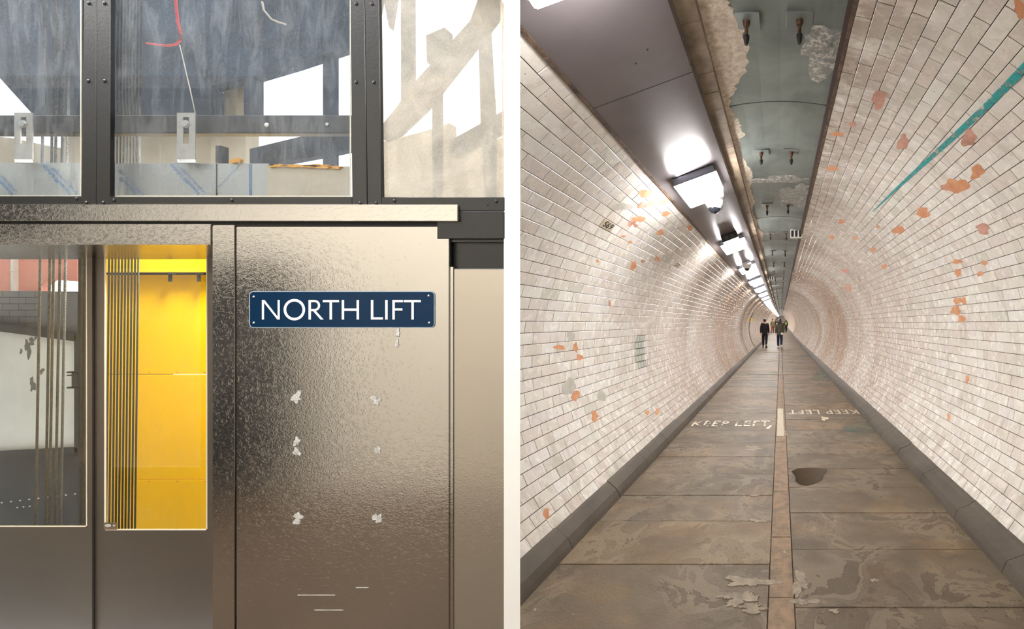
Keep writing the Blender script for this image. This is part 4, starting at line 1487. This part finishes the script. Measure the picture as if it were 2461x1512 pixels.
f1 = film('cover_sheet', -420, 193, 391, 472, 'film-covered steel sheet printed in blue along the foot of the left window', m_film)
f2 = film('cover_sheet', 268, 645, 393, 474, 'film-covered steel sheet with blue slanting print along the foot of the middle window', m_film)
f3 = film('cover_sheet', 644, 838, 400, 474, 'stained beige sheet with orange foam along its upper edge behind the middle window', m_frostbeige, 1.346)
film_text('Novacel\u00ae Solution', 134, 430, 100, 134, f1, bold=0.01)
film_text("LASER Fiber's LASER CO", 147, 427, 104, 134, f1)
film_text('Novacel\u00ae', 10, 448, 52, 134, f1, bold=0.01)
film_text("LASER Fiber's", 18, 440, 62, 134, f1)
film_text('Novacel\u00ae Solution', 443, 430, 98, 134, f2, bold=0.01)
film_text("LASER Fiber's LASER CO", 457, 428, 102, 134, f2)
film_text('Novacel\u00ae', 307, 446, 54, 134, f2, bold=0.01)
film_text("LASER Fiber's LASER", 315, 438, 84, 134, f2)
film_text('www.novacel-solutions.com', 548, 424, 78, 46, f2)
for px, py0, py1, w_ in ((519, 394, 470, 1.6), (598, 394, 470, 2.0), (602, 394, 470, 1.2)):
    pbox(MB(), px, px + w_, py0, py1, 1.3485, 1.3495).build('film_seam', m_filmtext if px > 560 else m_darkmetal, f2)
m_foam = plain('orange_foam', lin(226, 160, 50), 0.8, var=0.2, vs=40, bump=1.0, bs=160)
for i, (px, py, w_, h_) in enumerate(((720, 399, 80, 8), (668, 398, 34, 8), (765, 399, 60, 9), (805, 402, 30, 6))):
    P = [W(x, y, 1.340) for x, y in blob(px, py, w_ / 2, h_ / 2, 22, 0.5, 130 + i)]
    MB().hull2(P, [Vector((p.x, 1.3455, p.z)) for p in P]).build('foam', m_foam, f3)
P = [W(x, y, 1.342) for x, y in blob(566, 386, 14, 5, 18, 0.5, 141)]
MB().hull2(P, [Vector((p.x, 1.3495, p.z)) for p in P]).build('foam', m_foam, f2)

# cables and cords behind the middle window
o = MB().tube([W(x, y, 1.60) for x, y in ((420, -70), (423, 10), (427, 50), (434, 80), (433, 98), (422, 107), (400, 110), (378, 107), (352, 104))], 0.0036, 8).build('red_cable', m_redcable, None, smooth=True)
tag(o, 'bright red cable hooking down behind the middle window', 'cable')
o = MB().tube([W(x, y, 1.45) for x, y in ((432, 108), (444, 160), (457, 215), (469, 271))], 0.0014, 6).build('tie_cord', m_cord, None, smooth=True)
tag(o, 'thin pale cord from the red cable down to the clamp bracket', 'cord')
o = MB().tube([W(x, y, 1.62) for x, y in ((630, 4), (634, 24), (652, 46), (672, 54), (686, 58))], 0.0032, 6).build('loose_cable', m_cord, None, smooth=True)
tag(o, 'pale looped cable end at the upper right of the middle window', 'cable')

# ------------------------------------------------------------------ wire ropes
def rope_mesh(L_, r, pitch, seg):
    n = 12
    m = int(L_ / seg)
    V, F = [], []
    for i in range(m + 1):
        z = L_ * i / m
        tw = 2 * PI * z / pitch
        for k in range(n):
            a = 2 * PI * k / n
            rr_ = r * (0.90 + 0.16 * math.cos(6 * a))
            V.append((rr_ * math.cos(a + tw), rr_ * math.sin(a + tw), z))
    for i in range(m):
        for k in range(n):
            F.append((i * n + k, i * n + (k + 1) % n, (i + 1) * n + (k + 1) % n, (i + 1) * n + k))
    me = bpy.data.meshes.new('wire_rope')
    me.from_pydata(V, [], F)
    return me


def ropes(lst, y, r, mats, names, group):
    L_ = 3.0
    me = rope_mesh(L_, r, r * 18, 0.0035)
    me.materials.append(mats)
    for i, (xt, xb) in enumerate(lst):          # pixel columns at the rows 0 and 1270
        a, b = W(xt, -60, y), W(xb, 1330, y)
        o = bpy.data.objects.new('wire_rope', me)
        C.objects.link(o)
        d = a - b
        o.location = b
        o.rotation_euler = d.to_track_quat('Z', 'X').to_euler()
        o.scale = (1, 1, d.length / L_)
        tag(o, names(i), 'rope', group)


L5 = ['leftmost', 'second', 'third', 'fourth', 'rightmost']
ropes([(109.5, 84), (131.5, 108), (141, 117), (157, 131), (170.5, 144)], 1.70, 0.0031, m_rope,
      lambda i: ('grey wire rope behind left window and left door, %s of five' % L5[i]), 'wire ropes at the left of the lift shaft')
ropes([(203, 193), (213, 201)], 1.86, 0.0030, m_rope_dark, lambda i: ('dark greased rope behind left door glass edge, %s of two' % ('left one', 'right one')[i]), 'dark greased ropes by the left door')
ropes([(270 + 7.9 * i, 254 + 7.75 * i) for i in range(10)], 1.76, 0.00245, m_rope_dark,
      lambda i: 'thin wire rope before the yellow panel, %s from the left of ten' % ORD[i], 'wire ropes in front of the yellow panel')

# ------------------------------------------------------------------ lift shaft seen through the upper panes
sh = empty('wall_shaft', W(300, 300, 2.65), 'dark blue grey lining of the lift shaft roof with openings to the bright sky', 'wall', None, 'structure')
pslab(MB(), [(-700, -500), (1000, -500), (880, 98), (845, 108), (700, 156), (605, 184), (605, 300), (586, 300), (586, 190), (508, 206), (508, 300), (76, 300), (76, 272), (0, 188), (-60, 120), (-700, 120)], 2.60, 2.66).build('roof_lining', m_roofdark, sh)
pslab(MB(), [(505, 180), (590, 180), (590, 400), (505, 400)], 2.72, 2.76).build('beige_board', m_frostbeige, sh)
pslab(MB(), [(776, 100), (794, 100), (794, 420), (776, 420)], 2.63, 2.68).build('mullion', m_roofdark, sh)
pslab(MB(), [(-700, 322), (-20, 327), (30, 332), (112, 350), (150, 356), (158, 300), (604, 300), (604, 460), (-700, 460)], 2.78, 2.82).build('beige_board', m_frostbeige, sh)
pslab(MB(), [(600, 358), (748, 322), (748, 300), (860, 300), (860, 356), (780, 372), (650, 396), (650, 460), (600, 460)], 2.64, 2.68).build('roof_lining', m_roofdark, sh)
pslab(MB(), [(518, 350), (532, 350), (532, 400), (518, 400)], 1.50, 1.52).build('stub_post', m_beam, sh)
m_brace = plain('brace_paint', lin(120, 110, 98), 0.6, var=0.2, vs=6)
# braces behind the hazed right pane
br = empty('wall_bracing', W(1050, 470, 1.7), 'steel bracing and boards seen dimly behind the hazed right window', 'wall', None, 'structure')
pslab(MB(), [(1180, -90), (1260, -90), (1186, 44), (1016, 258), (950, 320), (918, 334), (918, 300), (950, 262), (985, 210), (1130, 50)], 1.60, 1.63).build('diagonal_brace', m_brace, br)
pslab(MB(), [(1150, 85), (1168, 60), (1182, 290), (1182, 480), (1164, 480), (1155, 290)], 1.66, 1.69).build('post', m_beam, br)
pslab(MB(), [(963, -90), (983, -90), (984, 215), (964, 240)], 1.66, 1.69).build('post', m_beam, br)
pslab(MB(), [(1038, 150), (1050, 140), (1050, 480), (1040, 480)], 1.64, 1.67).build('post', m_beam, br)
pslab(MB(), [(1230, 255), (1230, 300), (1082, 376), (1082, 338)], 1.56, 1.59).build('diagonal_brace', m_beam, br)
pslab(MB(), [(905, -90), (962, -90), (935, 66)], 1.70, 1.72).build('roof_lining', m_roofdark, br)
pslab(MB(), [(1024, 85), (1068, 66), (1068, 82), (1050, 98), (1050, 130), (1036, 130), (1026, 150)], 1.58, 1.62).build('bracket_lamp', m_beam, br)
pslab(MB(), [(900, 345), (1005, 320), (1080, 296), (1082, 370), (1240, 320), (1240, 520), (900, 520)], 1.90, 1.94).build('beige_board', m_frostbeige, br)

# ------------------------------------------------------------------ lift doors
def leaf(name, y, x0, x1, wx0, wx1, wy0, wy1, label):
    t = empty(name, W((x0 + x1) / 2, 1640, y), label, 'door', None, 'structure')
    bot = 778 + H * FPX / y - 4
    mb = MB()
    for q in ((x0, wx0, 560, bot), (wx1, x1, 560, bot), (wx0, wx1, 560, wy0), (wx0, wx1, wy1, bot)):
        pbox(mb, *q, y, y + 0.004)
    mb.build('leaf', m_steel_plain, t)
    bead(t, wx0, wx1, wy0 - 3, wy1, y - 0.0005)
    A, B = W(wx0, wy0, y + 0.003), W(wx1, wy1, y + 0.003)
    mesh('glass_pane', [(A.x, A.y, B.z), (B.x, A.y, B.z), (B.x, A.y, A.z), (A.x, A.y, A.z)], [(0, 1, 2, 3)], m_glass_clean, t)
    return t


d1 = leaf('door_1', 1.560, -420, 221, -380, 209, 616, 1267, 'left steel lift door with a tall glass pane showing five ropes')
d2 = leaf('door_2', 1.566, 216, 640, 250, 498, 610, 1275, 'right steel lift door with a tall glass pane showing the yellow panel')
P = W(267, 1264, 1.565)
MB().box(P.x - 0.023, P.x + 0.023, 1.563, 1.565, P.z - 0.013, P.z + 0.013).build('maker_label', m_strip, d2)
MB().ball((P.x - 0.008, 1.5625, P.z + 0.002), 0.0125, 14, 6, 1, .1, .5).build('label_oval', m_greentile, d2)
MB().ball((P.x + 0.015, 1.5625, P.z + 0.002), 0.005, 10, 6, 1, .1, .8).build('label_dot', m_greentile, d2)

# yellow lining behind the right door
Y0 = 1.96
yp = empty('yellow_panel', W(400, 1290, Y0), 'bright yellow lift lining of riveted boards behind the right door glass', 'panel')
for py0, py1 in ((658, 899.5), (901, 1152), (1153.5, 1500)):
    pbox(MB(), 238, 720, py0, py1, Y0, Y0 + 0.012).build('board', m_yellow, yp, bevel=0.001)
pbox(MB(), 238, 720, 560, 655, Y0 - 0.05, Y0 - 0.03).build('head_board', m_yellow2, yp, bevel=0.002)
pbox(MB(), 238, 720, 654, 659, Y0 - 0.045, Y0 - 0.012).build('rail', m_darkmetal, yp)
for px in (406, 475):
    pbox(MB(), px - 2, px + 2, 656, 677, Y0 - 0.05, Y0 - 0.042).build('hook', m_darkmetal, yp)
    pbox(MB(), px - 2, px + 9, 656, 659, Y0 - 0.056, Y0 - 0.042).build('hook', m_darkmetal, yp)
for py in (895, 1157):
    for px in (288, 359, 426, 492):
        c = W(px, py, Y0)
        MB().ball((c.x, c.y, c.z), 0.0032, 8, 4, 1, .5, 1).build('screw', m_yellowline, yp)

# behind the left door: hoarding, grey wall with modelled reflections, worn panel and riveted beam
yb_ = 2.62
rh = empty('red_hoarding', W(60, 700, 2.80), 'pale red hoarding seen through the top of the left lift door', 'board')
pslab(MB(), [(-700, 540), (26, 540), (26, 700), (-700, 700)], 2.80, 2.83).build('board', m_redboard, rh)
pslab(MB(), [(31, 540), (186, 540), (186, 676), (120, 672), (97, 690), (97, 704), (31, 703)], 2.80, 2.83).build('board', m_redboard, rh)
pslab(MB(), [(25.5, 540), (31.5, 540), (31.5, 705), (25.5, 705)], 2.78, 2.80).build('post', m_white_plastic, rh)
for px, py in ((28, 651),):
    pbox(MB(), px - 5, px + 5, py - 1, py + 1, 2.775, 2.78).build('clip', m_white_plastic, rh)
bw = empty('wall_reflected_blocks', W(60, 900, yb_), 'grey wall behind the left lift door, with modelled reflections as blocks', 'wall', None, 'structure')
pslab(MB(), [(-700, 697), (400, 702), (400, 1360), (-700, 1360)], yb_ + 0.06, yb_ + 0.09).build('backing', m_greyjoint, bw)
r = 0
py = 699.0
while py < 800:
    hgt = 15.6
    off = -30 if r % 2 else -8
    px = -220 + off
    while px < 96:
        x1_ = min(px + 39, 98)
        pbox(MB(), px + 0.5, x1_ - 0.5, py + 0.5, py + hgt - 0.5, yb_ + 0.04, yb_ + 0.062).build('block', m_greytile, bw)  # blocks modelled to imitate a lobby tile wall reflected in the glass
        px += 39
    py += hgt
    r += 1
pslab(MB(), [(98, 700), (186, 703), (186, 806), (98, 790)], yb_ + 0.03, yb_ + 0.062).build('grey_board', m_greytile, bw)
wp_ = empty('worn_panel', W(80, 1090, yb_), 'worn off-white panel with sooty marks and dark frame behind the left lift door', 'panel')
pslab(MB(), [(-300, 752), (0, 797), (178, 820), (180, 1080), (0, 1092), (-300, 1110)], yb_ - 0.02, yb_ + 0.005).build('board', m_whiteboard, wp_)
pslab(MB(), [(-300, 730), (0, 783), (183, 806), (183, 821), (0, 797), (-300, 752)], yb_ - 0.05, yb_ + 0.005).build('frame_bar', m_darkmetal, wp_)
pslab(MB(), [(178, 806), (188, 806), (188, 1092), (178, 1086)], yb_ - 0.05, yb_ + 0.005).build('frame_bar', m_darkmetal, wp_)
pslab(MB(), [(-300, 1104), (0, 1086), (186, 1076), (186, 1092), (0, 1098), (-300, 1120)], yb_ - 0.05, yb_ + 0.005).build('frame_bar', m_darkmetal, wp_)
for i, (px, py, w_, h_) in enumerate(((67, 838, 14, 38), (76, 820, 12, 14), (100, 892, 8, 14), (78, 925, 14, 26), (50, 845, 6, 10), (85, 812, 4, 8))):
    P = [W(x, y, yb_ - 0.0215) for x, y in blob(px, py, w_ / 2, h_ / 2, 20, 0.6, 160 + i)]
    MB().hull2(P, [Vector((p.x, yb_ - 0.019, p.z)) for p in P]).build('soot_mark', m_soot, wp_)
for q in ((172, 186, 895, 932), (160, 186, 893, 897), (160, 176, 901, 904), (160, 186, 930, 934)):
    pbox(MB(), *q, yb_ - 0.10, yb_ - 0.055).build('latch_arm', m_darkmetal, wp_)
rb = empty('riveted_beam', W(60, 1300, yb_), 'dark riveted beam low behind the left lift door', 'beam')
pslab(MB(), [(-300, 1120), (0, 1098), (200, 1092), (200, 1290), (-300, 1290)], yb_ - 0.02, yb_ + 0.03).build('web', m_darkmetal, rb)
for i in range(9):
    c = W(5 + 22 * i, 1208 - 2.6 * i, yb_ - 0.02)
    MB().ball((c.x, c.y, c.z), 0.0065, 8, 4, 1, .6, .8).build('rivet', m_galv, rb, smooth=True)
    if 2 <= i < 6:
        c = W(12 + 15 * i, 1223 - 1.6 * i, yb_ - 0.02)
        MB().ball((c.x, c.y, c.z), 0.006, 8, 4, 1, .6, .8).build('rivet', m_galv, rb, smooth=True)
o = MB().box(W(186, 0, 2.1).x, W(212, 0, 2.1).x, 2.10, 2.16, 0.0, W(0, 560, 2.1).z).build('guide_rail', m_darkmetal, None, bevel=0.004)
tag(o, 'tall dark guide rail at the right of the left lift door glass', 'rail')

# ------------------------------------------------------------------ NORTH LIFT sign
sx, sy = lambda v: 500 + v * 0.34383, lambda v: 480 + v * 0.34383
sg = empty('lift_sign', W(821, 787, 1.296), 'navy enamel sign lettered NORTH LIFT in white on the grained steel panel', 'sign')


def rrect(x0, x1, y0, y1, r, n=6):
    out = []
    for cx, cy, a0 in ((x1 - r, y0 + r, -90), (x1 - r, y1 - r, 0), (x0 + r, y1 - r, 90), (x0 + r, y0 + r, 180)):
        for k in range(n + 1):
            a = math.radians(a0 + 90 * k / n)
            out.append((cx + r * math.cos(a), cy + r * math.sin(a)))
    return out


pslab(MB(), rrect(599, 1044, 700, 788, 9), 1.2978, 1.2999).build('rim', m_signedge, sg)
pslab(MB(), rrect(600.8, 1042.3, 701.8, 786.4, 8), 1.2974, 1.2979).build('plate', m_sign, sg)
for px, py in ((610, 713.5), (1030, 711), (610, 776), (1031.5, 776)):
    c = W(px, py, 1.2974)
    MB().ball((c.x, c.y, c.z), 0.0036, 12, 5, 1, .6, 1).build('screw', m_screw, sg, smooth=True)


def glyph(polys):
    mb = MB()
    for i, p in enumerate(polys):
        pslab(mb, [(sx(a), sy(b)) for a, b in p], 1.2971 - 0.00003 * (i % 7), 1.2975)
    return mb


def ring_polys(cx, cy, ro, ri, a0, a1, n):
    out = []
    for k in range(n):
        t0, t1 = a0 + (a1 - a0) * k / n, a0 + (a1 - a0) * (k + 1) / n
        out.append([(cx + ro * math.cos(t0), cy + ro * math.sin(t0)), (cx + ro * math.cos(t1), cy + ro * math.sin(t1)),
                    (cx + ri * math.cos(t1), cy + ri * math.sin(t1)), (cx + ri * math.cos(t0), cy + ri * math.sin(t0))])
    return out


def bar(x0, x1, y0=701, y1=838):
    return [(x0, y0), (x1, y0), (x1, y1), (x0, y1)]


LET = [
    [bar(376, 391), bar(486, 501), [(376, 701), (394, 701), (501, 838), (484, 838)]],
    ring_polys(603, 769, 75, 57, 0, 2 * PI, 44),
    [bar(702, 719), bar(702, 744, 701, 716), bar(702, 744, 764, 779)] + ring_polys(744, 740, 39, 24, -PI / 2, PI / 2, 18) + [[(728, 772), (748, 772), (808, 838), (786, 838)]],
    [bar(802, 915, 701, 717), bar(849, 866)],
    [bar(934, 951), bar(1038, 1055), bar(940, 1050, 761, 777)],
    [bar(1138, 1155), bar(1138, 1222, 822, 838)],
    [bar(1238, 1255)],
    [bar(1288, 1305), bar(1288, 1362, 701, 717), bar(1288, 1358, 760, 775)],
    [bar(1368, 1487, 701, 717), bar(1421, 1438)],
]
for L_ in LET:
    glyph(L_).build('letter', m_signwhite, sg)
